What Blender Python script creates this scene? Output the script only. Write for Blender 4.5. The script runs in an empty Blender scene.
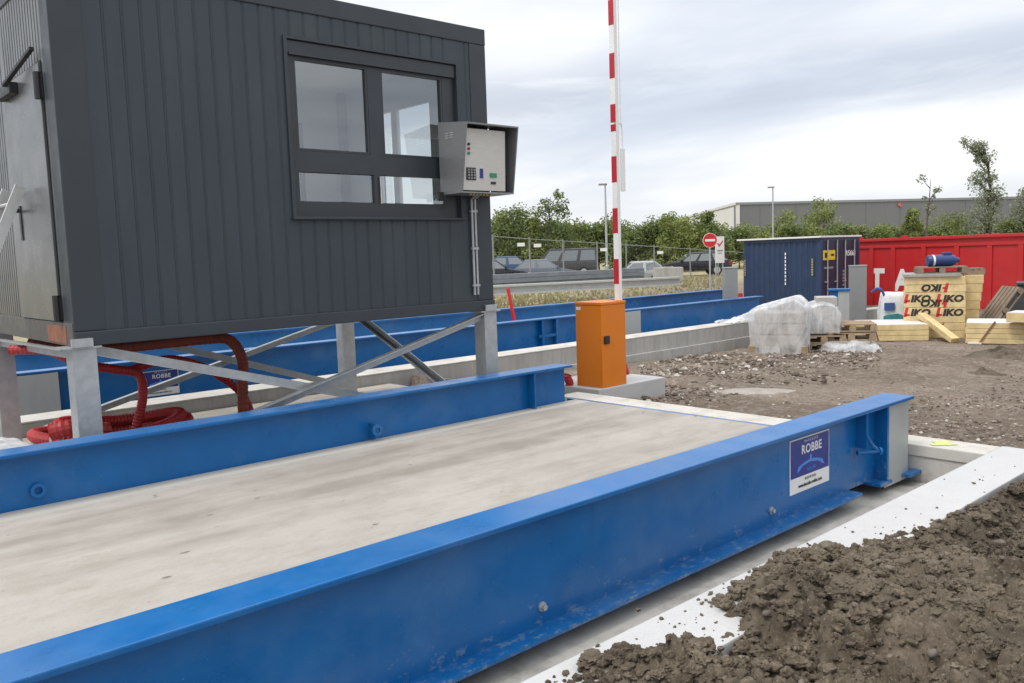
import bpy, bmesh, math, random
import numpy as np
from mathutils import Vector, Matrix, noise
random.seed(7); PI = math.pi
sc = bpy.context.scene; COL = sc.collection

# ------------------------------------------------------------------ camera frame
F = 855.0
def unit(v):
    v = np.array(v, float); return v/np.linalg.norm(v)
_X = unit([943, -117.5, F]); _v = unit([-782, -59.5, F])
_Y = unit(_v-np.dot(_v, _X)*_X); _Z = -np.cross(_X, _Y)
if _Z[1] > 0: _Z = -_Z
R = np.array([_X, _Y, _Z])
CAM = np.array([0, 0, 1.08])          # z = 0 is the top of the weighbridge side beams
def ray(px, py): return R@np.array([px-512, py-341.5, F])
FH = unit([*(R@np.array([0, 0, 1]))[:2], 0]); RH = np.array([FH[1], -FH[0], 0])
def at_depth(px, depth, py=245):
    """world x, y of something seen at column px, so many metres ahead of the photographer"""
    d = ray(px, py); p = CAM+d*(depth/np.dot(d, FH)); return float(p[0]), float(p[1])
def z_at(px, py, depth):
    d = ray(px, py); return float((CAM+d*(depth/np.dot(d, FH)))[2])
def on_ground(px, py):
    d = ray(px, py); z = -.7
    for _ in range(25):
        p = CAM+d*((z-CAM[2])/d[2]); z = gz(p[0], p[1])
    return float(p[0]), float(p[1]), float(z)
def interp(x, xs, ys): return float(np.interp(x, xs, ys))
def sst(a, b, x):
    t = min(1, max(0, (x-a)/(b-a))); return t*t*(3-2*t)
def gz(x, y):
    base = interp(x, [6.5, 7.2, 9, 12, 18, 30], [-.43, -.56, -.66, -.78, -.95, -1.2])
    g = base*(1-sst(17, 27, y))-.55*sst(17, 27, y)
    if x < 27:
        w = sst(14.0, 14.6, y)*(1-sst(21, 26, x)); g = g*(1-w)-.5*w
    if y > 9.2 and y < 14.0 and x < 17.0: g = -1.3
    if x < 6.45: g = -1.2 if (1.75 < y < 9.3) else (-.75 if y <= 1.75 else g)
    return g

# ------------------------------------------------------------------ materials
def new_mat(name):
    m = bpy.data.materials.new(name); m.use_nodes = True
    nt = m.node_tree; b = nt.nodes['Principled BSDF']; return m, nt, b
def N(nt, t, **k):
    n = nt.nodes.new(t)
    for a, v in k.items(): setattr(n, a, v)
    return n
def ramp(nt, fac, stops):
    r = N(nt, 'ShaderNodeValToRGB'); e = r.color_ramp.elements
    while len(e) < len(stops): e.new(.5)
    for i, (p, c) in enumerate(stops):
        e[i].position = p; e[i].color = (*c, 1) if len(c) == 3 else c
    nt.links.new(fac, r.inputs[0]); return r.outputs[0]
def noise_n(nt, vec, scale, detail=6, rough=.6, dist=0):
    n = N(nt, 'ShaderNodeTexNoise'); n.inputs['Scale'].default_value = scale
    n.inputs['Detail'].default_value = detail; n.inputs['Roughness'].default_value = rough
    n.inputs['Distortion'].default_value = dist
    nt.links.new(vec, n.inputs['Vector']); return n.outputs['Fac']
def coords(nt, scale=(1, 1, 1), geo=False):
    if geo: o = N(nt, 'ShaderNodeNewGeometry').outputs['Position']
    else: o = N(nt, 'ShaderNodeTexCoord').outputs['Object']
    mp = N(nt, 'ShaderNodeMapping'); mp.inputs['Scale'].default_value = scale
    nt.links.new(o, mp.inputs[0]); return mp.outputs[0]
def mixc(nt, fac, a, b):
    m = N(nt, 'ShaderNodeMix', data_type='RGBA')
    for s, v in ((m.inputs[0], fac), (m.inputs[6], a), (m.inputs[7], b)):
        if isinstance(v, (int, float)): s.default_value = v
        elif isinstance(v, tuple): s.default_value = (*v, 1) if len(v) == 3 else v
        else: nt.links.new(v, s)
    return m.outputs[2]
def math_n(nt, op, a, b):
    m = N(nt, 'ShaderNodeMath', operation=op)
    for i, v in enumerate((a, b)):
        if isinstance(v, (int, float)): m.inputs[i].default_value = v
        else: nt.links.new(v, m.inputs[i])
    return m.outputs[0]
def bump(nt, b, h, strength=.3, dist=.01):
    n = N(nt, 'ShaderNodeBump'); n.inputs['Strength'].default_value = strength; n.inputs['Distance'].default_value = dist
    nt.links.new(h, n.inputs['Height']); nt.links.new(n.outputs[0], b.inputs['Normal'])
def simple(name, col, rough=.5, metal=0, var=.12, scale=8, bmp=0, spec=.5, dirt=None, dirt_amt=.35, dscale=3, stretch=(1, 1, 1)):
    m, nt, b = new_mat(name); v = coords(nt, stretch, geo=True)
    n1 = noise_n(nt, v, scale)
    lo = tuple(c*(1-var) for c in col); hi = tuple(min(1, c*(1+var)) for c in col)
    c = ramp(nt, n1, [(.3, lo), (.7, hi)])
    if dirt:
        n2 = noise_n(nt, v, dscale, 10, .7)
        f = ramp(nt, n2, [(.48, (0, 0, 0)), (.72, (dirt_amt,)*3)])
        c = mixc(nt, f, c, dirt)
    nt.links.new(c, b.inputs['Base Color'])
    b.inputs['Roughness'].default_value = rough; b.inputs['Metallic'].default_value = metal
    b.inputs['Specular IOR Level'].default_value = spec
    rr = ramp(nt, noise_n(nt, v, scale*2.3), [(.3, (rough*.8,)*3), (.7, (min(1, rough*1.25),)*3)])
    nt.links.new(rr, b.inputs['Roughness'])
    if bmp: bump(nt, b, noise_n(nt, v, scale*6, 8), bmp, .01)
    return m
M = {}
def mats():
    # blue painted steel: dusty speckles towards the lower edge of the beams (splashed site dirt)
    for key, ztop, zlow in (('blue', -.33, -.54),):
        m, nt, b = new_mat('blue_paint'); v = coords(nt, geo=True)
        c = ramp(nt, noise_n(nt, v, 2.5), [(.3, (.002, .098, .30)), (.7, (.004, .122, .36))])
        vs = coords(nt, (5, 9, 8), geo=True)
        sp = noise_n(nt, vs, 3.2, 10, .75)
        sep = N(nt, 'ShaderNodeSeparateXYZ'); nt.links.new(v, sep.inputs[0])
        mr = N(nt, 'ShaderNodeMapRange'); nt.links.new(sep.outputs[2], mr.inputs[0])
        mr.inputs[1].default_value = -.30; mr.inputs[2].default_value = -.55; mr.inputs[3].default_value = -.02; mr.inputs[4].default_value = .125
        f = math_n(nt, 'ADD', sp, mr.outputs[0])
        c = mixc(nt, ramp(nt, f, [(.645, (0, 0, 0)), (.74, (.5,)*3)]), c, (.27, .31, .34))
        big = noise_n(nt, v, 1.7, 6, .6)
        c = mixc(nt, ramp(nt, big, [(.5, (0, 0, 0)), (.70, (.16,)*3)]), c, (.20, .31, .45))
        vd = coords(nt, (16, 16, .8), geo=True)
        c = mixc(nt, ramp(nt, noise_n(nt, vd, 1.3, 6, .7), [(.60, (0, 0, 0)), (.74, (.30,)*3)]), c, (.004, .06, .19))
        c = mixc(nt, ramp(nt, noise_n(nt, coords(nt, (1, 1, 1), geo=True), 150, 2, .5), [(.70, (0, 0, 0)), (.78, (.55,)*3)]), c, (.30, .40, .48))
        vp = coords(nt, (3, 14, 14), geo=True)
        c = mixc(nt, ramp(nt, noise_n(nt, vp, 2.0, 8, .8), [(.70, (0, 0, 0)), (.715, (.8,)*3)]), c, (.5, .55, .6))
        nt.links.new(c, b.inputs['Base Color'])
        nt.links.new(ramp(nt, noise_n(nt, v, 5, 8), [(.3, (.24,)*3), (.7, (.40,)*3)]), b.inputs['Roughness'])
        b.inputs['Specular IOR Level'].default_value = .36; b.inputs['Coat Weight'].default_value = .10; b.inputs['Coat Roughness'].default_value = .16
        bump(nt, b, noise_n(nt, v, 40, 4), .05, .004); M[key] = m
    # concrete
    def conc(key, col, var=.12, streak=(1, 1, 1), spots=True, stain=(.12, .105, .09), samt=.5, rough=.88, fine=60):
        m, nt, b = new_mat(key); v = coords(nt, geo=True); vs = coords(nt, streak, geo=True)
        n1 = noise_n(nt, vs, 1.6, 9, .65)
        c = ramp(nt, n1, [(.3, tuple(x*(1-var) for x in col)), (.68, tuple(min(.85, x*(1+var)) for x in col))])
        c = mixc(nt, ramp(nt, noise_n(nt, vs, 4.1, 10, .7), [(.47, (0, 0, 0)), (.68, (samt,)*3)]), c, stain)
        c = mixc(nt, ramp(nt, noise_n(nt, v, 90, 4, .7), [(.3, (.14,)*3), (.5, (0, 0, 0))]), c, (.08, .075, .07))
        if spots:
            vo = N(nt, 'ShaderNodeTexVoronoi'); vo.inputs['Scale'].default_value = 2.4; vo.inputs['Randomness'].default_value = 1
            vsp = coords(nt, (1, 1.6, 1), geo=True); nt.links.new(vsp, vo.inputs['Vector'])
            jd = math_n(nt, 'ADD', vo.outputs['Distance'], math_n(nt, 'MULTIPLY', noise_n(nt, v, 22, 4), .12))
            c = mixc(nt, ramp(nt, jd, [(.10, (.7,)*3), (.125, (0, 0, 0))]), c, (.09, .08, .07))
        nt.links.new(c, b.inputs['Base Color']); b.inputs['Roughness'].default_value = rough
        b.inputs['Specular IOR Level'].default_value = .3
        bump(nt, b, noise_n(nt, v, fine, 8, .7), .25, .006); M[key] = m
    conc('deck_concrete', (.385, .36, .325), .08, (.75, 1.2, 1), True, (.29, .26, .22), .6)
    m = M['deck_concrete']; nt = m.node_tree; b = nt.nodes['Principled BSDF']; old = b.inputs['Base Color'].links[0].from_socket
    v = coords(nt, (.07, 1.9, 1), geo=True); vw = N(nt, 'ShaderNodeVectorMath', operation='ADD'); nt.links.new(v, vw.inputs[0])
    wn = N(nt, 'ShaderNodeTexNoise'); wn.inputs['Scale'].default_value = .9; nt.links.new(coords(nt, geo=True), wn.inputs['Vector'])
    ws = N(nt, 'ShaderNodeVectorMath', operation='SCALE'); ws.inputs['Scale'].default_value = .22; nt.links.new(wn.outputs['Color'], ws.inputs[0]); nt.links.new(ws.outputs[0], vw.inputs[1])
    band = ramp(nt, noise_n(nt, vw.outputs[0], 1.5, 4, .5), [(.43, (0, 0, 0)), (.60, (.62,)*3)])
    patch = ramp(nt, noise_n(nt, coords(nt, (.6, 1, 1), geo=True), 2.6, 7, .6), [(.4, (.35,)*3), (.6, (1, 1, 1))])
    c = mixc(nt, math_n(nt, 'MULTIPLY', band, patch), old, (.20, .178, .15))
    sp = N(nt, 'ShaderNodeSeparateXYZ'); nt.links.new(coords(nt, geo=True), sp.inputs[0])
    ym = N(nt, 'ShaderNodeMapRange'); nt.links.new(math_n(nt, 'ADD', sp.outputs[1], math_n(nt, 'MULTIPLY', wn.outputs['Fac'], .08)), ym.inputs[0]); ym.inputs[1].default_value = 5.66; ym.inputs[2].default_value = 5.70; ym.inputs[4].default_value = .75
    c = mixc(nt, ym.outputs[0], c, (.46, .44, .40))
    c = mixc(nt, ramp(nt, noise_n(nt, coords(nt, (1, 1.5, 1), geo=True), 9, 8, .75), [(.62, (0, 0, 0)), (.70, (.6,)*3)]), c, (.17, .15, .125))
    nt.links.new(c, b.inputs['Base Color'])
    conc('kerb_concrete', (.47, .47, .47), .06, (1, 1, 1), False, (.42, .41, .40), .25, fine=45)
    conc('end_concrete', (.52, .50, .46), .10, (1, 1, 1), False, (.30, .26, .21), .6)
    conc('wall_concrete', (.40, .39, .37), .14, (3, 3, .5), False, (.24, .225, .21), .5)
    conc('pit_concrete', (.48, .465, .43), .15, (1, 1, 1), False, (.16, .145, .125), .6)
    conc('apron_concrete', (.38, .35, .30), .16, (.6, 1.6, 1), True, (.2, .18, .15), .6)
    # soil
    m, nt, b = new_mat('soil'); v = coords(nt, geo=True)
    c = ramp(nt, noise_n(nt, v, 9, 14, .85), [(.34, (.045, .034, .024)), (.5, (.105, .083, .060)), (.66, (.24, .198, .148))])
    c = mixc(nt, ramp(nt, noise_n(nt, v, 1.4, 5, .6), [(.44, (.8,)*3), (.54, (0, 0, 0))]), c, (.036, .027, .019))
    c = mixc(nt, ramp(nt, noise_n(nt, v, 1.1, 4), [(.46, (0, 0, 0)), (.62, (.5,)*3)]), c, (.19, .16, .12))
    c = mixc(nt, ramp(nt, noise_n(nt, v, 70, 3, .6), [(.60, (0, 0, 0)), (.70, (.8,)*3)]), c, (.26, .22, .17))
    nt.links.new(c, b.inputs['Base Color']); b.inputs['Roughness'].default_value = .95; b.inputs['Specular IOR Level'].default_value = .2
    bump(nt, b, noise_n(nt, v, 60, 12, .8), .8, .010); M['soil'] = m
    # yard ground: brown gravel, dry grass beyond the second weighbridge and in the car park verge
    m, nt, b = new_mat('yard_ground'); v = coords(nt, geo=True)
    c = ramp(nt, noise_n(nt, v, 1.3, 12, .72), [(.3, (.155, .118, .09)), (.52, (.245, .195, .152)), (.75, (.33, .275, .22))])
    c = mixc(nt, ramp(nt, noise_n(nt, coords(nt, (.5, .25, 1), geo=True), 1.1, 5, .55), [(.42, (.7,)*3), (.58, (0, 0, 0))]), c, (.15, .112, .083))
    vo = N(nt, 'ShaderNodeTexVoronoi'); vo.inputs['Scale'].default_value = 16; nt.links.new(v, vo.inputs['Vector'])
    c = mixc(nt, ramp(nt, vo.outputs['Color'], [(.55, (0, 0, 0)), (.8, (.6,)*3)]), c, (.30, .27, .235))
    c = mixc(nt, ramp(nt, noise_n(nt, v, 24, 5, .7), [(.38, (.65,)*3), (.5, (0, 0, 0))]), c, (.085, .068, .052))
    sep = N(nt, 'ShaderNodeSeparateXYZ'); nt.links.new(v, sep.inputs[0])
    yy = math_n(nt, 'ADD', sep.outputs[1], math_n(nt, 'MULTIPLY', noise_n(nt, v, .6), 2.5))
    mr = N(nt, 'ShaderNodeMapRange'); nt.links.new(yy, mr.inputs[0]); mr.inputs[1].default_value = 15.0; mr.inputs[2].default_value = 16.4
    xx = N(nt, 'ShaderNodeMapRange'); nt.links.new(sep.outputs[0], xx.inputs[0]); xx.inputs[1].default_value = 25; xx.inputs[2].default_value = 27; xx.inputs[3].default_value = 1; xx.inputs[4].default_value = 0
    y2 = N(nt, 'ShaderNodeMapRange'); nt.links.new(yy, y2.inputs[0]); y2.inputs[1].default_value = 24; y2.inputs[2].default_value = 28
    g = ramp(nt, noise_n(nt, v, 3, 10, .7), [(.3, (.22, .19, .105)), (.55, (.34, .30, .185)), (.75, (.41, .37, .25))])
    f = math_n(nt, 'MAXIMUM', math_n(nt, 'MULTIPLY', mr.outputs[0], xx.outputs[0]), y2.outputs[0])
    c = mixc(nt, f, c, g)
    nt.links.new(c, b.inputs['Base Color']); b.inputs['Roughness'].default_value = .95; b.inputs['Specular IOR Level'].default_value = .2
    bump(nt, b, noise_n(nt, v, 14, 12, .8), .8, .05); M['yard'] = m
    # stones with their own random colour
    m, nt, b = new_mat('stone'); a = N(nt, 'ShaderNodeAttribute', attribute_name='tint')
    c = ramp(nt, a.outputs['Fac'], [(0, (.085, .065, .05)), (.5, (.18, .14, .11)), (.82, (.28, .235, .19)), (1, (.50, .47, .43))])
    nt.links.new(c, b.inputs['Base Color']); b.inputs['Roughness'].default_value = .95; M['stone'] = m
    # leaves
    def leaf(key, a, bb, cc):
        m, nt, b = new_mat(key); at = N(nt, 'ShaderNodeAttribute', attribute_name='tint')
        c = ramp(nt, at.outputs['Fac'], [(0, a), (.5, bb), (1, cc)])
        nt.links.new(c, b.inputs['Base Color']); b.inputs['Roughness'].default_value = .55; b.inputs['Specular IOR Level'].default_value = .3
        tr = N(nt, 'ShaderNodeBsdfTranslucent'); nt.links.new(c, tr.inputs[0])
        mx = N(nt, 'ShaderNodeMixShader'); mx.inputs[0].default_value = .35
        nt.links.new(b.outputs[0], mx.inputs[1]); nt.links.new(tr.outputs[0], mx.inputs[2])
        nt.links.new(mx.outputs[0], nt.nodes['Material Output'].inputs[0]); M[key] = m
    leaf('leaf', (.13, .165, .05), (.22, .26, .08), (.32, .36, .13))
    leaf('leaf_dark', (.10, .14, .05), (.165, .21, .075), (.23, .28, .11))
    leaf('leaf_grey', (.17, .205, .12), (.25, .28, .17), (.33, .35, .25))
    leaf('dry_grass', (.26, .225, .12), (.37, .33, .20), (.26, .26, .13))
    M['cement'] = simple('cement', (.31, .28, .25), .95, 0, .15, 9, bmp=.5, dirt=(.22, .18, .14), dirt_amt=1, dscale=6)
    M['soil_stone'] = simple('soil_stone', (.15, .125, .10), .9, 0, .35, 12, bmp=.3, dirt=(.07, .055, .04), dirt_amt=.8, dscale=14)
    M['bark'] = simple('bark', (.10, .08, .06), .9, 0, .3, 6)
    # cabin paint
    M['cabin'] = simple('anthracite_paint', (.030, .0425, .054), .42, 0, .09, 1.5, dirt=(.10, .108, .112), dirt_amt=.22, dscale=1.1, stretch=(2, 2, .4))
    M['cabin_frame'] = simple('anthracite_frame', (.032, .041, .050), .45, 0, .08, 2)
    M['cabin_frame_dusty'] = simple('dusty_frame', (.085, .083, .078), .5, 0, .2, 5, dirt=(.16, .12, .09), dirt_amt=.5)
    M['cabin_end_sheen'] = simple('end_wall_painted_sheen', (.085, .092, .098), .30, 0, .07, 1.5, dirt=(.13, .125, .12), dirt_amt=.3, dscale=1.5)  # cabin grey with the grazing sheen of the end wall painted into its colour
    M['door_painted_sheen'] = simple('door_painted_sheen', (.10, .107, .113), .28, 0, .07, 1.5, dirt=(.15, .14, .13), dirt_amt=.3, dscale=1.2)  # door grey lightened likewise, grazing reflection put into the base colour
    M['win_frame'] = simple('window_frame_paint', (.030, .036, .043), .38, 0, .06, 3)
    M['black'] = simple('black_plastic', (.018, .018, .02), .45, 0, .1, 10)
    M['inner'] = simple('inner_wall', (.74, .74, .73), .6, 0, .04, 2)
    M['inner_floor'] = simple('inner_floor', (.25, .24, .23), .6, 0, .08, 3)
    M['galv'] = simple('galvanised_steel', (.46, .48, .49), .42, .55, .13, 14, dirt=(.36, .36, .35), dirt_amt=.4)
    M['galv_plate'] = simple('galvanised_plate', (.40, .42, .42), .5, .35, .08, 6, dirt=(.34, .32, .30), dirt_amt=.35, stretch=(1, 1, .35))
    M['pale_steel'] = simple('pale_steel', (.52, .53, .52), .5, .15, .1, 5)
    M['dull_steel'] = simple('dull_steel', (.24, .265, .285), .5, .3, .15, 3)
    M['brushed'] = simple('brushed_steel', (.27, .275, .28), .4, .5, .06, 10, stretch=(1, 1, 6))
    M['panel_steel'] = simple('panel_steel', (.56, .55, .52), .4, .25, .06, 10, stretch=(1, 1, 6))
    M['alu'] = simple('aluminium', (.62, .62, .60), .35, .6, .08, 20)
    M['orange'] = simple('orange_paint', (.68, .185, .006), .36, 0, .05, 3, dirt=(.50, .19, .05), dirt_amt=.2)
    M['white'] = simple('white_paint', (.80, .80, .79), .4, 0, .04, 6, dirt=(.6, .59, .56), dirt_amt=.3)
    M['red_tape'] = simple('red_tape', (.45, .022, .03), .4, 0, .08, 8)
    M['red_duct'] = simple('red_duct', (.38, .022, .024), .45, 0, .12, 7, dirt=(.35, .1, .08), dirt_amt=.3)
    M['rust_duct'] = simple('rust_duct', (.25, .052, .032), .6, 0, .25, 7, dirt=(.16, .07, .05), dirt_amt=.6)
    M['rust'] = simple('rust', (.27, .105, .06), .8, 0, .3, 9, dirt=(.12, .09, .075), dirt_amt=.8, dscale=7)
    M['blue_cont'] = simple('navy_container_paint', (.017, .040, .100), .45, 0, .1, 2, dirt=(.05, .06, .09), dirt_amt=.4)
    M['navy_end'] = simple('navy_end_paint', (.018, .024, .055), .45, 0, .12, 2)
    M['red_cont'] = simple('red_container_paint', (.46, .017, .019), .42, 0, .07, 1.2, dirt=(.42, .05, .05), dirt_amt=.35, dscale=1.5)
    M['yellow'] = simple('yellow_sticker', (.72, .52, .03), .5, 0, .05, 5)
    M['yellow_text'] = simple('faded_yellow', (.42, .33, .12), .6, 0, .1, 5)
    M['letter_white'] = simple('white_lettering', (.74, .73, .72), .5, 0, .04, 4)
    M['letter_black'] = simple('black_lettering', (.022, .02, .018), .6, 0, .1, 9)
    M['pale_red'] = simple('pale_red', (.5, .13, .10), .6, 0, .1, 4)
    M['letter_red'] = simple('red_lettering', (.52, .03, .025), .6, 0, .1, 9)
    M['foam'] = simple('yellow_insulation', (.64, .50, .26), .75, 0, .16, 5, dirt=(.42, .31, .15), dirt_amt=.7)
    M['foam_face'] = simple('pale_facing', (.64, .62, .60), .5, 0, .06, 5, dirt=(.45, .43, .4), dirt_amt=.4)
    M['grey_sheet'] = simple('grey_sheet', (.30, .29, .28), .7, 0, .15, 6)
    M['wrapped_sacks'] = simple('wrapped_sacks', (.42, .38, .33), .8, 0, .3, 3, stretch=(1, 1, 4), dirt=(.2, .16, .13), dirt_amt=.6)
    M['wood'] = simple('pallet_wood', (.33, .24, .15), .8, 0, .25, 10, dirt=(.2, .16, .12), dirt_amt=.5)
    M['old_wood'] = simple('old_wood', (.22, .17, .125), .85, 0, .25, 10)
    M['dark_grey'] = simple('dark_grey_tarp', (.04, .043, .048), .6, 0, .2, 4)
    M['bag'] = simple('white_bag', (.66, .67, .69), .8, 0, .15, 5, bmp=.5, dirt=(.4, .4, .4), dirt_amt=.5)
    M['teal'] = simple('teal_print', (.04, .25, .28), .7, 0, .15, 6)
    M['bag_blue'] = simple('blue_print', (.03, .09, .28), .6, 0, .1, 6)
    M['cyl_blue'] = simple('blue_cylinder_paint', (.02, .045, .16), .35, 0, .1, 4)
    M['hall_grey'] = simple('hall_cladding_grey', (.165, .168, .175), .6, 0, .03, .4, stretch=(1, 1, .2))
    M['hall_joint'] = simple('hall_joint', (.17, .17, .175), .6, 0, .03, .4)
    M['hall_white'] = simple('hall_cladding_white', (.62, .61, .59), .6, 0, .05, .5)
    M['post_grey'] = simple('grey_cabinet_paint', (.25, .26, .26), .45, .15, .06, 3)
    M['sign_red'] = simple('sign_red', (.55, .015, .02), .35, 0, .03, 3)
    M['sticker_blue'] = simple('sticker_navy', (.018, .030, .22), .35, 0, .06, 6)
    M['sticker_light'] = simple('sticker_light_blue', (.06, .22, .62), .4, 0, .06, 6)
    M['spray'] = simple('fluo_spray', (.50, .62, .16), .8, 0, .3, 30, dirt=(.5, .48, .42), dirt_amt=.9, dscale=14)
    M['car_black'] = simple('black_car_paint', (.012, .014, .022), .18, 0, .05, 3)
    M['car_grey'] = simple('grey_car_paint', (.13, .15, .18), .22, .3, .05, 3)
    M['car_dark'] = simple('dark_van_paint', (.055, .053, .055), .25, .2, .05, 3)
    M['car_blue'] = simple('blue_car_paint', (.03, .07, .14), .22, .1, .05, 3)
    M['car_silver'] = simple('silver_car_paint', (.42, .43, .44), .25, .5, .05, 3)
    M['tyre'] = simple('tyre_rubber', (.02, .02, .02), .8, 0, .1, 10)
    M['lamp_red'] = simple('tail_lamp', (.30, .012, .015), .2, 0, .05, 5)
    M['lamp_clear'] = simple('head_lamp', (.55, .57, .6), .15, 0, .05, 5)
    M['lamp_green'] = simple('green_lamp', (.02, .22, .12), .3, 0, .05, 5)
    M['crease_tape'] = simple('brown_strap', (.20, .10, .06), .6, 0, .1, 9)
    m, nt, b = new_mat('car_glass'); b.inputs['Base Color'].default_value = (.11, .125, .135, 1); b.inputs['Roughness'].default_value = .06
    b.inputs['Specular IOR Level'].default_value = .9; b.inputs['Coat Weight'].default_value = .8; M['car_glass'] = m
    def see_through(key, opacity, col, rough, spec):
        m, nt, b = new_mat(key); b.inputs['Base Color'].default_value = (*col, 1); b.inputs['Roughness'].default_value = rough
        b.inputs['Specular IOR Level'].default_value = spec
        t = N(nt, 'ShaderNodeBsdfTransparent'); mx = N(nt, 'ShaderNodeMixShader')
        nt.links.new(t.outputs[0], mx.inputs[1]); nt.links.new(b.outputs[0], mx.inputs[2])
        if callable(opacity): opacity(nt, mx.inputs[0])
        else: mx.inputs[0].default_value = opacity
        nt.links.new(mx.outputs[0], nt.nodes['Material Output'].inputs[0]); M[key] = m; return m, nt, b
    # window glass: clear, with a sky reflection
    m, nt, b = new_mat('window_glass')
    t = N(nt, 'ShaderNodeBsdfTransparent'); t.inputs[0].default_value = (.80, .84, .85, 1)
    g = N(nt, 'ShaderNodeBsdfGlossy'); g.inputs['Roughness'].default_value = .02; g.inputs[0].default_value = (.9, .95, 1, 1)
    fr = N(nt, 'ShaderNodeLayerWeight'); fr.inputs[0].default_value = .5
    mx = N(nt, 'ShaderNodeMixShader'); nt.links.new(math_n(nt, 'ADD', math_n(nt, 'MULTIPLY', math_n(nt, 'POWER', fr.outputs[1], 4.0), .8), .22), mx.inputs[0])
    nt.links.new(t.outputs[0], mx.inputs[1]); nt.links.new(g.outputs[0], mx.inputs[2])
    nt.links.new(mx.outputs[0], nt.nodes['Material Output'].inputs[0]); M['glass'] = m
    def filmop(nt, sock):
        v = coords(nt, (1, 1, .35), geo=True); nt.links.new(ramp(nt, noise_n(nt, v, 4, 6, .6, .8), [(.32, (.25,)*3), (.68, (.78,)*3)]), sock)
    m, nt, b = see_through('plastic_film', filmop, (.80, .81, .82), .28, .6)
    bump(nt, b, noise_n(nt, coords(nt, (1, 1, .3), geo=True), 6, 6, .6, 1.), .6, .05)
    def meshop(nt, sock):
        v = coords(nt, geo=True); sep = N(nt, 'ShaderNodeSeparateXYZ'); nt.links.new(v, sep.inputs[0])
        sock.default_value = .13
    see_through('fence_mesh', meshop, (.30, .32, .31), .5, .3)
mats()

# ------------------------------------------------------------------ mesh helper
def loc_of(o):
    l = Vector((0, 0, 0))
    while o is not None: l += o.location; o = o.parent
    return l
class MB:
    def __init__(s): s.bm = bmesh.new()
    def box(s, x0, x1, y0, y1, z0, z1, bev=0, mtx=None):
        r = bmesh.ops.create_cube(s.bm, size=1); vs = r['verts']
        for v in vs:
            v.co = Vector((x0+(v.co.x+.5)*(x1-x0), y0+(v.co.y+.5)*(y1-y0), z0+(v.co.z+.5)*(z1-z0)))
        if bev:
            es = list({e for v in vs for e in v.link_edges})
            r = bmesh.ops.bevel(s.bm, geom=es, offset=bev, segments=2, profile=.6, affect='EDGES'); vs = list({v for f in r['faces'] for v in f.verts} | {v for v in vs if v.is_valid})
        if mtx is not None:
            for v in vs: v.co = mtx@v.co
        return s
    def prism(s, pts, vec, bev=0):
        """closed polygon of 3D points pushed along vec"""
        vec = Vector(vec); a = [s.bm.verts.new(p) for p in pts]; b = [s.bm.verts.new(Vector(p)+vec) for p in pts]
        n = len(pts); fs = [s.bm.faces.new(a), s.bm.faces.new(b[::-1])]
        for i in range(n): fs.append(s.bm.faces.new((a[i], b[i], b[(i+1) % n], a[(i+1) % n])))
        if bev:
            es = list({e for f in fs for e in f.edges}); bmesh.ops.bevel(s.bm, geom=es, offset=bev, segments=2, profile=.6, affect='EDGES')
        return s
    def tube(s, pts, r, seg=10, caps=True, ribs=0):
        pts = [Vector(p) for p in pts]; rings = []; n = len(pts)
        up = Vector((0, 0, 1)); prev = None
        for i, p in enumerate(pts):
            d = (pts[min(i+1, n-1)]-pts[max(i-1, 0)]).normalized()
            if prev is None:
                a = d.cross(up) if abs(d.dot(up)) < .95 else d.cross(Vector((1, 0, 0)))
            else: a = prev-d*prev.dot(d)
            a.normalize(); prev = a; b = d.cross(a)
            rr = r[i] if isinstance(r, (list, tuple)) else r
            if ribs and i % 2: rr *= ribs
            rings.append([s.bm.verts.new(p+(a*math.cos(t)+b*math.sin(t))*rr) for t in [2*PI*k/seg for k in range(seg)]])
        for u, w in zip(rings, rings[1:]):
            for k in range(seg): s.bm.faces.new((u[k], u[(k+1) % seg], w[(k+1) % seg], w[k]))
        if caps: s.bm.faces.new(rings[0][::-1]); s.bm.faces.new(rings[-1])
        return s
    def bar(s, p, q, w, h, up=(0, 0, 1)):
        """rectangular bar from p to q, w across, h along up"""
        p = Vector(p); q = Vector(q); d = (q-p).normalized(); u = Vector(up); a = d.cross(u).normalized(); b = a.cross(d)
        c = [a*(w/2*i)+b*(h/2*j) for i, j in ((-1, -1), (1, -1), (1, 1), (-1, 1))]
        return s.prism([p+k for k in c], q-p)
    def angle_bar(s, p, q, w, t, side=(0, -1, 0)):
        """L section steel bar"""
        p = Vector(p); q = Vector(q); d = (q-p).normalized(); sd = Vector(side); a = d.cross(sd).normalized(); b = sd
        pr = [(-w/2, 0), (w/2, 0), (w/2, w), (w/2-t, w), (w/2-t, t), (-w/2, t)]
        return s.prism([p+a*i+b*j for i, j in pr], q-p)
    def quad(s, pts): s.bm.faces.new([s.bm.verts.new(p) for p in pts]); return s
    def build(s, name, mat, parent=None, smooth=False, world=True, ang=None):
        if world and parent is not None:
            l = loc_of(parent)
            for v in s.bm.verts: v.co -= l
        bmesh.ops.recalc_face_normals(s.bm, faces=s.bm.faces[:])
        me = bpy.data.meshes.new(name); s.bm.to_mesh(me); s.bm.free()
        if smooth:
            me.polygons.foreach_set('use_smooth', [True]*len(me.polygons))
            if ang: 
                me.set_sharp_from_angle(angle=math.radians(ang))
        me.materials.append(M[mat] if isinstance(mat, str) else mat)
        o = bpy.data.objects.new(name, me); COL.objects.link(o)
        if parent is not None: o.parent = parent
        return o
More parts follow.
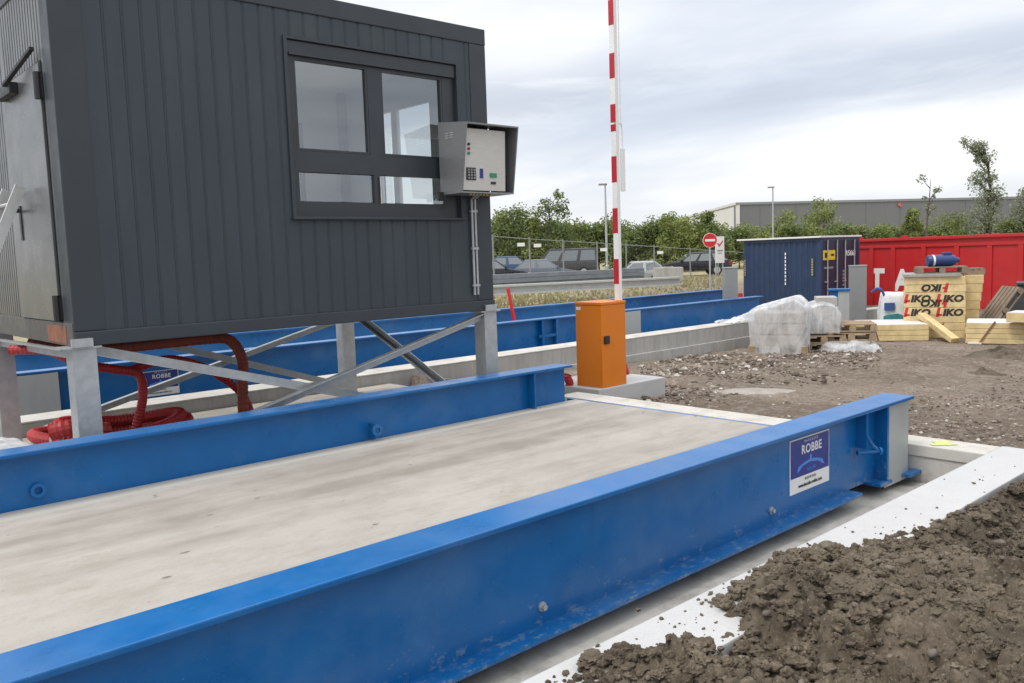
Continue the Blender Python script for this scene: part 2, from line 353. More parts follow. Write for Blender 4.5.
def mesh_np(name, verts, faces, mat, parent=None, smooth=False, tint=None):
    me = bpy.data.meshes.new(name); me.from_pydata([tuple(v) for v in verts], [], faces)
    me.materials.append(M[mat])
    if smooth: me.polygons.foreach_set('use_smooth', [True]*len(me.polygons))
    if tint is not None:
        a = me.attributes.new('tint', 'FLOAT', 'FACE'); a.data.foreach_set('value', tint)
    o = bpy.data.objects.new(name, me); COL.objects.link(o)
    if parent is not None: o.parent = parent
    return o
def tag(o, label, cat, group=None, kind=None):
    o['label'] = label; o['category'] = cat
    if group: o['group'] = group
    if kind: o['kind'] = kind
    return o
def struct(o): o['kind'] = 'structure'; return o
def thing(name, label, cat, loc, rz=0, group=None):
    o = bpy.data.objects.new(name, None); COL.objects.link(o); o.empty_display_size = .2
    o.location = loc; o.rotation_euler = (0, 0, rz); tag(o, label, cat, group); return o
def copy_tree(o, parent=None):
    c = o.copy(); COL.objects.link(c)
    if parent is not None: c.parent = parent
    for ch in list(o.children): copy_tree(ch, c)
    return c
def lettering(name, txt, size, mat, mtx, parent, ext=.0015, bold=0., shear=0., sx=1., align='CENTER', space=1.):
    cu = bpy.data.curves.new(name, 'FONT'); cu.body = txt; cu.size = size; cu.extrude = ext; cu.offset = bold; cu.shear = shear
    cu.align_x = align; cu.align_y = 'CENTER'; cu.space_character = space; cu.resolution_u = 3
    t = bpy.data.objects.new(name, cu); COL.objects.link(t)
    dg = bpy.context.evaluated_depsgraph_get(); me = bpy.data.meshes.new_from_object(t.evaluated_get(dg))
    bpy.data.objects.remove(t); bpy.data.curves.remove(cu)
    me.transform(Matrix.Diagonal((sx, 1, 1, 1))); me.materials.clear(); me.materials.append(M[mat])
    o = bpy.data.objects.new(name, me); COL.objects.link(o)
    o.parent = parent; o.matrix_local = mtx; return o
def face_mtx(org, xdir, ydir=(0, 0, 1)):
    x = Vector(xdir).normalized(); y = Vector(ydir).normalized(); z = x.cross(y)
    m = Matrix((x, y, z)).transposed().to_4x4(); m.translation = Vector(org); return m

# ------------------------------------------------------------------ ground sheet
def ground():
    def axis(dense, lo, hi, step):
        a = list(np.arange(dense[0], dense[1]+1e-6, step)); s = step; v = dense[1]
        while v < hi: s *= 1.25; v += s; a.append(v)
        s = step; v = dense[0]
        while v > lo: s *= 1.25; v -= s; a.insert(0, v)
        return a
    xs = axis((6.25, 21), -900, 1200, .125); ys = axis((1.25, 15), -900, 1200, .125)
    V = []; Fc = []
    for y in ys:
        for x in xs:
            z = gz(x, y)
            if x > 6.5 and x < 60 and -30 < y < 60:
                k = .35 if x < 7.6 else 1
                z += k*(.045*noise.noise((x*.7, y*.7, 1))+.03*noise.noise((x*2.3, y*2.3, 4))+.02*noise.noise((x*5.5, y*5.5, 9)))
            V.append((x, y, z))
    n = len(xs)
    for j in range(len(ys)-1):
        for i in range(n-1): k = j*n+i; Fc.append((k, k+1, k+n+1, k+n))
    struct(mesh_np('ground', V, Fc, 'yard', smooth=True))
ground()

# foreground soil heap lying against and over the kerb
KERB_IN, KERB_OUT, KZ = 2.075, 1.735, -.37
def soil():
    edge = []          # where the spilled soil stops on the kerb (pixels of its rim seen in the photograph, on the kerb's top plane)
    for px, py in ((560, 700), (592, 668), (612, 655), (650, 650), (680, 662), (700, 647), (733, 627), (713, 606), (728, 590), (770, 566), (800, 551), (840, 545), (900, 530), (1024, 475)):
        d = ray(px, py); p = CAM+d*((KZ-CAM[2])/d[2]); edge.append((p[0], p[1]-(.05 if px > 810 else 0)))
    edge.sort(); ex = [e[0] for e in edge]; ey = [e[1] for e in edge]
    XH = [CAM+ray(712, 645)*((KZ-CAM[2])/ray(712, 645)[2])][0][0]
    def h(x, y):
        yb = interp(x, ex, ey)+.07*noise.noise((x*3.1, 2.2, 0))+.03*noise.noise((x*9, 5, y*4))
        over = interp(x, [.5, 3.4, 4.0, 4.5, 6.5, 8], [.05, .08, .02, -.15, -.20, -.10])      # height of the heap above the kerb just inside its rim
        d = yb-y
        base = KZ+over*sst(0, .22, d)+interp(d, [0, .6, 1.6, 3], [0, .02, .05, .09])-.16*math.exp(-((x-XH)/.13)**2-((y-1.63)/.10)**2)
        f1 = noise.noise((x*1.7, y*1.7, 3)); 
        wx = x+.05*noise.noise((x*9, y*9, 1)); wy = y+.05*noise.noise((x*9, y*9, 6))
        a = noise.voronoi((wx*5.5, wy*5.5, .5))[0]; c = noise.voronoi((wx*13, wy*13, 7))[0]; e = noise.voronoi((x*29, y*29, 3))[0]
        l1 = sst(0, .45, a[1]-a[0])*(1-.8*a[0]); l2 = sst(0, .4, c[1]-c[0])*(1-.8*c[0]); l3 = sst(0, .4, e[1]-e[0])*(1-.7*e[0])
        act = .35+.65*sst(-.25, .25, noise.noise((x*.8, y*.8+3, 9))+.25*(1-sst(.4, 1.3, d)))
        fr = 0; am = .5; fq = 11.
        for _ in range(4): fr += am*noise.noise((x*fq, y*fq, 2.)); am *= .62; fq *= 2.1
        rough = .05*f1+act*(.075*(l1-.4)*(.5+noise.cell((math.floor(wx*2), 0, 0)))+.055*(l2-.35))+.020*(l3-.35)*(.5+act)+.05*fr
        z = base+rough*sst(-.02, .12, d)
        if d < .0: z = KZ-.02-min(.5, 1.6*(-d))
        return z
    V = []; Fc = []
    xs = list(np.arange(.6, 4.4, .016))+list(np.arange(4.4, 9.5, .03)); ys = list(np.arange(-2.4, .1, .03))+list(np.arange(.1, 2.12, .016))
    for y in ys:
        for x in xs: V.append((x, y, h(x, y)))
    n = len(xs)
    for j in range(len(ys)-1):
        for i in range(n-1): k = j*n+i; Fc.append((k, k+1, k+n+1, k+n))
    o = mesh_np('soil_heap', V, Fc, 'soil', smooth=True)
    tag(o, 'dark brown loose soil heaped in the foreground against the white kerb', 'soil', kind='stuff')
    # loose clods
    tmpl = {}
    for sub in (1, 2, 4):
        tb = bmesh.new(); bmesh.ops.create_icosphere(tb, subdivisions=sub, radius=1); tb.verts.index_update()
        tmpl[sub] = ([v.co.copy() for v in tb.verts], [tuple(v.index for v in f.verts) for f in tb.faces]); tb.free()
    CV = []; CF = []
    def clod(x, y, z, r):
        tv, tf = tmpl[4 if r > .025 else 2 if r > .012 else 1]
        sd = random.random()*100; sx, sy, sz = random.uniform(.8, 1.3), random.uniform(.7, 1.1), random.uniform(.55, .85); k0 = len(CV); o1 = Vector((sd, 0, 0)); o2 = Vector((sd, 3, 0))
        for c in tv:
            k = r*(1+.5*noise.noise(c*1.1+o1)+.34*noise.noise(c*2.9+o2)+.22*noise.noise(c*7+o2))
            CV.append((x+c.x*k*sx, y+c.y*k*sy, z+c.z*k*sz))
        CF.extend(tuple(k0+i for i in f) for f in tf)
    rnd = random.Random(3)
    for i in range(15000):
        x = 1.2+6.3*rnd.random()**1.35; y = interp(x, ex, ey)-abs(rnd.gauss(0, .75))
        r = .0045+.023*rnd.random()**4
        if rnd.random() < .02: r = rnd.uniform(.026, .045)
        if y < -1.2: continue
        clod(x, y, h(x, y)+r*.25, r)
    SV = []; SF = []
    for i in range(130):      # embedded stones
        x = rnd.uniform(1.3, 6.5); y = interp(x, ex, ey)-.15-abs(rnd.gauss(0, .6)); r = rnd.uniform(.010, .022) if i > 9 else rnd.uniform(.022, .045)
        k0 = len(SV); z = h(x, y)+r*.3; sd = Vector((rnd.random()*50, 0, 0)); sx = rnd.uniform(.8, 1.4); sy = rnd.uniform(.7, 1.1)
        for c in tmpl[2][0]:
            k = r*(1+.45*noise.noise(c*.9+sd)); SV.append((x+c.x*k*sx, y+c.y*k*sy, z+c.z*k*.62))
        SF.extend(tuple(k0+q for q in f) for f in tmpl[2][1])
    o = mesh_np('soil_stones', SV, SF, 'soil_stone', smooth=True)
    tag(o, 'rounded brownish grey stones bedded in the foreground soil', 'stones', kind='stuff')
    for i in range(170):      # crumbs lying on the kerb itself
        x = rnd.choice((rnd.uniform(1.6, 3.9), rnd.uniform(1.9, 3.2), rnd.uniform(1.9, 6.2))); y = rnd.uniform(KERB_OUT, KERB_IN) if rnd.random() < .4 else interp(x, ex, ey)+abs(rnd.gauss(0, .09))
        if not KERB_OUT < y < KERB_IN-.01: continue
        r = .0035+.008*rnd.random()**2.5; clod(x, y, KZ+r*.35, r)
    for px, py, r in ((593, 661, .045), (577, 674, .018), (566, 668, .013), (638, 605, .012), (628, 655, .05), (655, 660, .045), (612, 672, .04)):
        d = ray(px, py+6); p = CAM+d*((KZ-CAM[2])/d[2]); clod(p[0], p[1], KZ+r*.45, r)
    o = mesh_np('soil_clods', CV, CF, 'soil')
    tag(o, 'loose crumbly clods of earth strewn over the soil heap and the kerb edge', 'soil', kind='stuff')
soil()

def rubble():
    rnd = random.Random(11); V = []; Fc = []; T = []
    def stone(x, y, z, r, tint):
        k = len(V); n = 5; ph = rnd.random()*6
        pts = []
        for lv, (rad, zz) in enumerate(((.75, -.35), (1, .15), (.55, .6))):
            for i in range(n):
                a = ph+2*PI*i/n+lv*.3; q = rad*r*rnd.uniform(.7, 1.25); pts.append((x+q*math.cos(a), y+q*math.sin(a)*.85, z+r*zz*rnd.uniform(.6, 1.1)))
        V.extend(pts)
        for lv in range(2):
            for i in range(n): Fc.append((k+lv*n+i, k+lv*n+(i+1) % n, k+(lv+1)*n+(i+1) % n, k+(lv+1)*n+i)); T.append(tint)
        Fc.append(tuple(k+2*n+i for i in range(n))); T.append(tint)
    def put(px, py, r):
        x, y, z = on_ground(px, py)
        if (x < 6.6) or (6.9 < x < 8.05 and 6.1 < y < 7.1) or y > 9.0: return
        t = rnd.random()**.9*.9
        if rnd.random() < .07: t = 1
        stone(x, y, z+r*.25, r, t)
    for i in range(3600): # rubbly bank along the wall foot
        px = rnd.uniform(640, 880); lo = interp(px, [640, 752, 800, 880], [366, 344, 345, 343]); py = lo+abs(rnd.gauss(0, 1))*interp(px, [640, 760, 880], [24, 22, 10])
        put(px, py, rnd.uniform(.012, .03)*(1 if rnd.random() < .85 else 2.0))
    for i in range(1500):
        px = rnd.uniform(640, 1024); py = rnd.uniform(338, 446)
        put(px, py, .006+.018*rnd.random()**2)
    for i in range(650): # right-hand gravel by the pit corner
        px = rnd.uniform(860, 1024); py = rnd.uniform(395, 446); put(px, py, .008+.018*rnd.random()**2)
    o = mesh_np('rubble_stones', V, Fc, 'stone', tint=T)
    tag(o, 'small stones and rubble scattered over the brown gravel yard', 'rubble', kind='stuff')
    # pale smear of dried cement on the gravel and a low dark soil heap at the right edge
    b = MB(); x, y, z = on_ground(758, 393)
    ring = []
    vs = []
    for i in range(26):
        a = 2*PI*i/26; r = 1+.35*noise.noise((math.cos(a)*1.5, math.sin(a)*1.5, 2))
        dx, dy = math.cos(a)*.5*r, math.sin(a)*.16*r
        vs.append((x+RH[0]*dx+FH[0]*dy*1.6, y+RH[1]*dx+FH[1]*dy*1.6))
    c = b.bm.verts.new((x, y, gz(x, y)+.05)); rg = [b.bm.verts.new((p, q, gz(p, q)+.012)) for p, q in vs]
    mid = [b.bm.verts.new(((p+x)/2, (q+y)/2, gz((p+x)/2, (q+y)/2)+.045)) for p, q in vs]
    for i in range(26):
        j = (i+1) % 26; b.bm.faces.new((rg[i], rg[j], mid[j], mid[i])); b.bm.faces.new((mid[i], mid[j], c))
    tag(b.build('cement_spill', 'cement', smooth=True), 'pale grey dried cement spill lying on the brown gravel', 'cement spill')
    for (px, py, w, hh, lab) in ((1012, 357, .9, .22, 'low dark earth mound by the yellow boards at the right edge'), (985, 374, .45, .09, 'small flat olive brown earth pile on the gravel')):
        x, y, z = on_ground(px, py); V = []; Fc = []; n = 26
        for j in range(n):
            for i in range(n):
                u = (i/(n-1)-.5)*2; v = (j/(n-1)-.5)*2; rr = math.hypot(u, v)
                q = max(0, 1-rr)**.8
                X = x+RH[0]*u*w+FH[0]*v*w*.7; Y = y+RH[1]*u*w+FH[1]*v*w*.7
                V.append((X, Y, gz(X, Y)-.04+q*hh*(1+.5*noise.noise((X*4, Y*4, 1)))+.05*q*noise.noise((X*11, Y*11, 5))))
        for j in range(n-1):
            for i in range(n-1): k = j*n+i; Fc.append((k, k+1, k+n+1, k+n))
        tag(mesh_np('earth_mound', V, Fc, 'soil', smooth=True), lab, 'earth mound')
rubble()

# ------------------------------------------------------------------ concrete setting round the first weighbridge
def setting():
    b = MB(); b.box(-5, 6.2, KERB_IN+.001, 6.0, -1.1, -.645); struct(b.build('pit_floor', 'pit_concrete'))
    b = MB(); b.box(-5, 6.52, KERB_OUT, KERB_IN, -1.12, KZ, .008); 
    k = struct(b.build('kerb', 'kerb_concrete'))
    b = MB(); b.box(6.2, 6.50, KERB_IN+.0005, 6.16, KZ-.085, KZ-.001, .008); struct(b.build('end_kerb', 'end_concrete'))
    b = MB(); b.box(6.212, 6.49, KERB_IN+.001, 6.16, -1.121, KZ-.087, .004); struct(b.build('pit_wall', 'pit_concrete'))
    b = MB(); x0 = 6.25
    vs = [(6.34+.085*math.cos(a)*(1+.4*math.sin(3*a)), 2.40+.075*math.sin(a)*(1+.3*math.cos(5*a)), KZ+.003) for a in [2*PI*i/18 for i in range(18)]]
    b.prism(vs, (0, 0, .001)); b.build('spray_mark', 'spray', k)
    b = MB(); b.box(-5, 6.15, 6.02, 9.14, -.85, -.5, .01); struct(b.build('apron', 'apron_concrete'))
setting()

# ------------------------------------------------------------------ weighbridges
def i_beam(b, x0, x1, y, h=.56, fw=.22, xb=None):
    """I-section girder along x with its web at y"""
    t = .024
    b.box(x0, x1, y-fw/2, y+fw/2, -t, 0, .006)
    b.box(x0, x1-.02, y-.011, y+.011, -h+t-.001, -t+.001)
    b.box(x0, xb or x1, y-fw/2, y+fw/2, -h, -h+t, .006)
    for s in (-1, 1):    # rolled root radius
        b.prism([(x0, y+s*.011, -t), (x0, y+s*.036, -t), (x0, y+s*.018, -t-.007), (x0, y+s*.011, -t-.026)], (x1-x0-.03, 0, 0))
def sticker(parent, cx, y, cz, w, h):
    """maker's plate facing -y"""
    P = loc_of(parent)
    b = MB(); b.box(cx-w/2, cx+w/2, y-.003, y, cz-h/2, cz+h/2); pl = b.build('maker_plate', 'letter_white', parent)
    b = MB(); b.box(cx-w/2+.008, cx+w/2-.008, y-.005, y-.0031, cz-h*.21, cz+h/2-.008); b.build('blue_field', 'sticker_blue', pl)
    def T(txt, x, z, s, mat, **k): lettering('plate_lettering', txt, s, mat, face_mtx(Vector((x, y-.0055, z))-P, (1, 0, 0)), pl, .0008, **k)
    T('BASCULES', cx+.01, cz+h*.42, h*.07, 'letter_white', space=1.7)
    T('ROBBE', cx+.015, cz+h*.265, h*.23, 'letter_white', bold=.0014, sx=1.0, space=1.08)
    T('www.bascules-robbe.com', cx, cz-h*.385, h*.10, 'letter_black', bold=.0, sx=.82)
    T('02 51 98 10 52', cx, cz-h*.28, h*.065, 'post_grey', bold=.0006, sx=1.)
    T('depuis 1890', cx+.01, cz-h*.115, h*.075, 'sticker_light', sx=.9)
    b = MB()
    pr = [(-.34, -.13), (-.30, -.02), (-.16, .03), (-.02, .06), (-.02, .14), (.03, .14), (.03, .06), (.18, .03), (.31, -.02), (.36, -.13), (.30, -.10), (.2, -.03), (.0, .01), (-.2, -.03), (-.28, -.10)]
    b.prism([(cx+u*w, y-.0053, cz+v*h) for u, v in pr], (0, -.0008, 0)); b.build('emblem', 'sticker_light', pl)
    return pl
def bolt(parent, x, y, z, s=-1):
    b = MB(); b.tube([(x, y, z), (x, y+s*.008, z)], .022, 12); b.tube([(x, y+s*.008, z), (x, y+s*.026, z)], .014, 6); return b.build('bolt', 'galv', parent)
def scale_one():
    w = thing('weighbridge', 'long blue weighbridge with concrete deck and low steel sides in the foreground', 'weighbridge', (0, 4.2, -.56))
    b = MB(); i_beam(b, -4, 6.12, 2.63, xb=5.34); nb = b.build('side_beam', 'blue', w)
    nb['label'] = 'near blue side beam carrying the white and blue maker plate'
    sticker(nb, 4.83, 2.618, -.248, .48, .335)
    for x in (2.5, 4.38): bolt(nb, x, 2.619, -.455)
    b = MB(); b.box(5.6, 5.78, 2.52, 2.74, -.56, -.537, .004); b.build('foot_plate', 'blue', nb); b = MB(); b.box(6.02, 6.24, 2.5, 2.66, -.575, -.552, .004); b.build('foot_plate', 'blue', nb)
    b = MB(); b.box(5.745, 6.12, 2.560, 2.566, -.60, -.03); b.box(6.114, 6.12, 2.566, 2.70, -.6, -.03); b.build('cover_plate', 'galv_plate', nb)
    b = MB(); b.box(5.715, 5.742, 2.53, 2.619, -.536, -.025); b.build('end_stiffener', 'blue', nb)
    b = MB(); b.box(5.44, 5.455, 2.545, 2.619, -.27, -.025); b.tube([(5.45, 2.55, -.03), (5.45, 2.55, -.18), (5.49, 2.53, -.25), (5.53, 2.515, -.285)], .012, 8)
    b.tube([(5.40, 2.59, -.295), (5.55, 2.51, -.295)], .015, 10); b.tube([(5.545, 2.513, -.295), (5.56, 2.506, -.295)], .026, 12); b.build('stay_rod', 'blue', nb)
    b = MB(); i_beam(b, -4, 6.0, 5.85, xb=5.98); b.box(5.48, 5.498, 5.742, 5.838, -.36, -.025); fb = b.build('side_beam', 'blue', w)
    for x in (1.29, 3.72):
        b = MB(); n = 16; c = Vector((x, 5.745, -.275)) if x > 3 else Vector((x, 5.828, -.265))
        ro, ri, th = (.046, .024, .016)
        for q in range(n):
            a, a2 = 2*PI*q/n, 2*PI*(q+1)/n
            ax = Vector((math.cos(a), 0, math.sin(a))); ax2 = Vector((math.cos(a2), 0, math.sin(a2)))
            b.prism([c+ax*ri, c+ax*ro, c+ax2*ro, c+ax2*ri], (0, -th, 0))
        if x > 3: b.box(x-.012, x+.012, 5.745, 5.84, -.345, -.225)
        b.build('lifting_lug', 'blue', fb)
    b = MB(); b.box(-4, 6.125, 2.645, 5.835, -.54, -.365, .006); b.build('deck', 'deck_concrete', w)
    b = MB(); b.box(6.126, 6.165, 2.645, 5.95, -.5, -.367); b.build('edge_angle', 'blue', w)
    return w
scale_one()
def scale_two():
    w = thing('weighbridge', 'second blue weighbridge lying behind the raised cabin and the orange barrier', 'weighbridge', (8, 12, -.86))
    b = MB(); i_beam(b, -3, 17.0, 10.43); nb = b.build('side_beam', 'blue', w)
    b = MB(); b.box(2.0, 2.58, 10.30, 10.308, -.58, -.03); b.build('cover_plate', 'galv_plate', nb)
    b = MB(); b.box(12.2, 12.66, 10.30, 10.308, -.58, -.03); b.build('cover_plate', 'galv_plate', nb)
    b = MB()
    for x in (10.08, 10.42): b.box(x, x+.05, 10.33, 10.418, -.536, -.03)
    b.box(10.02, 10.5, 10.34, 10.36, -.32, -.27); b.build('bracket', 'blue', nb)
    sticker(nb, 3.72, 10.417, -.30, .44, .30)
    b = MB(); i_beam(b, -3, 19.9, 13.15); fb = b.build('side_beam', 'blue', w)
    b = MB(); b.box(19.92, 20.1, 13.02, 13.30, -.56, -.08); b.build('end_plate', 'galv_plate', fb)
    b = MB(); b.box(-3, 16, 10.45, 13.13, -.54, -.365); b.build('deck', 'deck_concrete', w)
    b = MB(); b.box(-5, 16.2, 9.62, 14.1, -1.2, -.87); struct(b.build('pit_base', 'pit_concrete'))
    w = thing('concrete_wall', 'low grey concrete kerb wall in front of the second weighbridge', 'wall', (5, 9.3, -1))
    b = MB(); b.box(-5, 17.0, 9.17, 9.6, -1.2, -.37, .01); b.build('upper_course', 'wall_concrete', w)
    b = MB(); b.box(-5, 17.0, 9.1, 9.168, -1.2, -.63, .006); b.build('footing', 'wall_concrete', w)
    b = MB(); b.box(-5, 17.0, 9.165, 9.605, -.369, -.352, .004); b.build('coping', 'end_concrete', w)
scale_two()

# ------------------------------------------------------------------ site cabin on its stand
CX0, CX1, CY0, CY1, CZ0, CZ1 = 1.70, 5.50, 6.30, 8.80, .56, 3.22
def cabin():
    c = thing('site_cabin', 'anthracite corrugated office cabin raised on galvanised legs', 'cabin', ((CX0+CX1)/2, (CY0+CY1)/2, CZ0))
    wx0, wx1, wz0, wz1 = 3.42, 5.13, 1.45, 2.85
    # frame: corner posts, floor and roof rails, roof
    b = MB(); p = .20
    for xa, xb, ya, yb in ((CX0, CX0+.21, CY0, CY0+p), (CX1-p, CX1, CY0, CY0+p), (CX0, CX0+p, CY1-p, CY1), (CX1-p, CX1, CY1-p, CY1)):
        b = MB(); b.box(xa, xb, ya, yb, CZ0+.101, CZ1-.151, .008); b.build('corner_post', 'cabin_frame', c)
    b = MB(); b.box(CX0-.004, CX1+.004, CY0-.012, CY0+.2, CZ0, CZ0+.10, .008); b.box(CX0, CX1, CY1-.2, CY1+.01, CZ0, CZ0+.10, .008)
    b.box(CX1-.2, CX1+.008, CY0+.2, CY1-.2, CZ0+.001, CZ0+.1); b.box(CX0+.2, CX1-.2, CY0+.2, CY1-.2, CZ0+.03, CZ0+.12); b.build('floor_frame', 'cabin_frame', c)
    b = MB(); b.box(CX0-.007, CX0+.14, CY0+.012, CY1, CZ0-.002, CZ0+.16, .006); fr = b.build('end_floor_rail', 'cabin_frame_dusty', c)
    b = MB(); b.box(CX0-.010, CX0-.0075, CY0+.16, CY0+.62, CZ0+.015, CZ0+.135); b.build('rust_patch', 'rust', fr)
    b = MB(); b.box(CX0-.002, CX1+.002, CY0-.003, CY1+.01, CZ1-.15, CZ1, .008); b.box(CX0+.12, CX1-.12, CY0+.12, CY1-.12, CZ1+.001, CZ1+.03); b.build('roof_frame', 'cabin_frame', c)
    # corrugated cladding, real profile
    def corr(b, u0, u1, z0, z1, fn, period=.128, depth=.007):
        us = [u0]; ds = [0]
        k = math.ceil((u0+.03)/period)
        while k*period < u1-.03:
            g = k*period
            for du, dd in ((-.013, 0), (-.006, depth), (.006, depth), (.013, 0)): us.append(g+du); ds.append(dd)
            k += 1
        us.append(u1); ds.append(0)
        lo = [b.bm.verts.new(fn(u, d, z0)) for u, d in zip(us, ds)]; hi = [b.bm.verts.new(fn(u, d, z1)) for u, d in zip(us, ds)]
        for i in range(len(us)-1): b.bm.faces.new((lo[i], lo[i+1], hi[i+1], hi[i]))
    front = lambda u, d, z: (u, CY0+.008+d, z)
    b = MB(); z0, z1 = CZ0+.101, CZ1-.151
    corr(b, CX0+.21, wx0-.0, z0, z1, front); corr(b, wx1, CX1-.2, z0, z1, front)
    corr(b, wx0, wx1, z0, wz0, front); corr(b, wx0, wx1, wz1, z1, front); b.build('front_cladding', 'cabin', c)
    # end wall: door, ribs
    end = lambda u, d, z: (CX0+.008+d, u, z)
    dy0, dy1, dz1 = 6.56, 7.62, 2.50
    b = MB(); corr(b, dy1+.02, CY1-.2, CZ0+.16, z1, end, .07, .012); corr(b, CY0+.2, dy1+.02, dz1+.02, z1, end, .07, .012); b.box(CX0+.002, CX0+.1, CY0+.19, dy0-.022, CZ0+.161, dz1+.02); b.build('end_cladding', 'cabin_end_sheen', c)
    b = MB(); b.box(CX0-.016, CX0+.03, dy0, dy1, CZ0+.165, dz1-.002, .004); d = b.build('door', 'door_painted_sheen', c)
    for ya, yb in ((dy0-.02, dy0-.002), (dy1+.002, dy1+.02)):
        b = MB(); b.box(CX0-.006, CX0+.03, ya, yb, CZ0+.165, dz1); b.build('door_seal', 'black', c)
    for z in (.82, 2.34):
        b = MB(); b.tube([(CX0-.03, dy0-.01, z-.09), (CX0-.03, dy0-.01, z+.09)], .026, 8); b.box(CX0-.03, CX0-.0, dy0-.03, dy0+.035, z-.08, z+.08); b.build('hinge', 'black', d)
    b = MB(); b.box(CX0-.024, CX0-.016, 7.34, 7.39, 1.32, 1.58); b.tube([(CX0-.02, 7.365, 1.54), (CX0-.07, 7.365, 1.54), (CX0-.07, 7.2, 1.54)], .011, 8); b.build('door_handle', 'black', d)
    b = MB(); b.box(CX0-.075, CX0-.017, 7.12, 7.55, 2.38, 2.46, .006); b.bar((CX0-.09, 7.2, 2.44), (CX0-.03, 6.62, 2.60), .03, .02); b.build('door_closer', 'black', d)
    # back and right walls with windows
    def wall_with_hole(b, fn, u0, u1, z0, z1, h, t0, t1):
        a0, a1, c0, c1 = h
        for (p0, p1, q0, q1) in ((u0, a0, z0, z1), (a1, u1, z0, z1), (a0, a1, z0, c0), (a0, a1, c1, z1)): fn(b, p0, p1, q0, q1, t0, t1)
    fy = lambda b, p0, p1, q0, q1, t0, t1: b.box(p0, p1, t0, t1, q0, q1)
    fx = lambda b, p0, p1, q0, q1, t0, t1: b.box(t0, t1, p0, p1, q0, q1)
    hb = (2.6, 4.85, 1.30, 2.62); hr = (7.0, 8.05, 1.45, 2.72)
    b = MB(); wall_with_hole(b, fy, CX0+.2, CX1-.2, CZ0+.1, CZ1-.151, hb, CY1-.06, CY1-.01); wall_with_hole(b, fx, CY0+.2, CY1-.2, CZ0+.1, CZ1-.151, hr, CX1-.06, CX1-.008); b.build('outer_walls', 'cabin', c)
    b = MB(); wall_with_hole(b, fy, CX0+.1, CX1-.1, CZ0+.13, CZ1-.2, hb, CY1-.12, CY1-.062); wall_with_hole(b, fx, CY0+.11, CY1-.121, CZ0+.13, CZ1-.2, hr, CX1-.12, CX1-.062)
    wall_with_hole(b, fy, CX0+.1, CX1-.121, CZ0+.13, CZ1-.2, (wx0, wx1, wz0, wz1), CY0+.05, CY0+.108); b.box(CX0+.03, CX0+.099, CY0+.11, CY1-.121, CZ0+.13, CZ1-.2)
    b.box(CX0+.1, CX1-.121, CY0+.109, CY1-.121, CZ1-.24, CZ1-.2); b.build('inner_lining', 'inner', c)
    b = MB(); b.box(CX0+.1, CX1-.121, CY0+.109, CY1-.121, CZ0+.125, CZ0+.16); b.build('inner_floor', 'inner_floor', c)
    # front window
    y = CY0+.03
    b = MB()
    b.box(wx0-.03, wx0, CY0-.008, CY0+.05, wz0-.02, wz1+.02); b.box(wx1, wx1+.03, CY0-.008, CY0+.05, wz0-.02, wz1+.02); b.box(wx0, wx1, CY0-.008, CY0+.05, wz1, wz1+.02)
    w = b.build('window', 'cabin_frame', c)
    b = MB(); b.box(wx0+.001, wx1-.001, CY0+.012, CY0+.10, 2.735, wz1-.001, .01); b.box(wx0+.02, wx1-.02, CY0+.004, CY0+.0115, 2.732, 2.75); b.build('shutter_box', 'win_frame', w)
    b = MB(); b.box(wx0-.04, wx1+.04, CY0-.035, CY0+.06, wz0-.022, wz0-.001, .004); b.build('sill', 'cabin_frame', w)
    b = MB(); t0, t1 = CY0+.035, CY0+.105
    b.box(wx0+.001, 3.485, t0, t1, wz0, 2.735); b.box(4.985, wx1-.001, t0, t1, wz0, 2.735); b.box(3.485, 4.985, t0, t1, wz0, 1.575); b.box(3.485, 4.985, t0, t1, 1.815, 1.985)
    b.box(4.18, 4.315, t0, t1, 1.985, 2.735); b.box(4.205, 4.265, t0, t1, 1.575, 1.815); b.box(3.485, 4.18, t0, t1, 2.72, 2.735); b.box(4.315, 4.985, t0, t1, 2.72, 2.735)
    # sash steps
    for (u0, u1, q0, q1) in ((3.487, 4.178, 1.987, 2.72), (4.317, 4.983, 1.987, 2.72)):
        for (e0, e1, g0, g1) in ((u0, u0+.018, q0, q1), (u1-.018, u1, q0, q1), (u0+.018, u1-.018, q0, q0+.018), (u0+.018, u1-.018, q1-.018, q1)): b.box(e0, e1, t0+.002, t0+.03, g0, g1)
    b.build('frame', 'win_frame', w)
    for (u0, u1, q0, q1) in ((3.49, 4.175, 1.99, 2.715), (4.32, 4.98, 1.99, 2.715), (3.49, 4.20, 1.58, 1.81), (4.27, 4.98, 1.58, 1.81)):
        b = MB(); b.quad([(u0, CY0+.058, q0), (u1, CY0+.058, q0), (u1, CY0+.058, q1), (u0, CY0+.058, q1)]); b.build('pane', 'glass', w)
    b = MB(); b.tube([(4.26, CY0+.02, 1.80), (4.26, CY0+.02, 1.57)], .008, 6); b.build('latch', 'alu', w)
    for nm, fn, h, t in (('back', fy, hb, CY1-.09), ('right', fx, hr, CX1-.09)):
        a0, a1, c0, c1 = h; b = MB()
        for (p0, p1, q0, q1) in ((a0, a0+.06, c0, c1), (a1-.06, a1, c0, c1), (a0+.06, a1-.06, c0, c0+.06), (a0+.06, a1-.06, c1-.06, c1)): fn(b, p0+.001, p1-.001, q0+.001, q1-.001, t-.025, t+.025)
        m = (a0+a1)/2+.17; fn(b, m-.05, m+.05, c0+.06, c1-.06, t-.02, t+.02)
        ww = b.build('window', 'win_frame' if nm == 'back' else 'inner', c)
        b = MB(); q = [(a0+.06, c0+.06), (a1-.06, c0+.06), (a1-.06, c1-.06), (a0+.06, c1-.06)]
        b.quad([(u, t, z) if nm == 'back' else (t, u, z) for u, z in q]); b.build('pane', 'glass', ww)
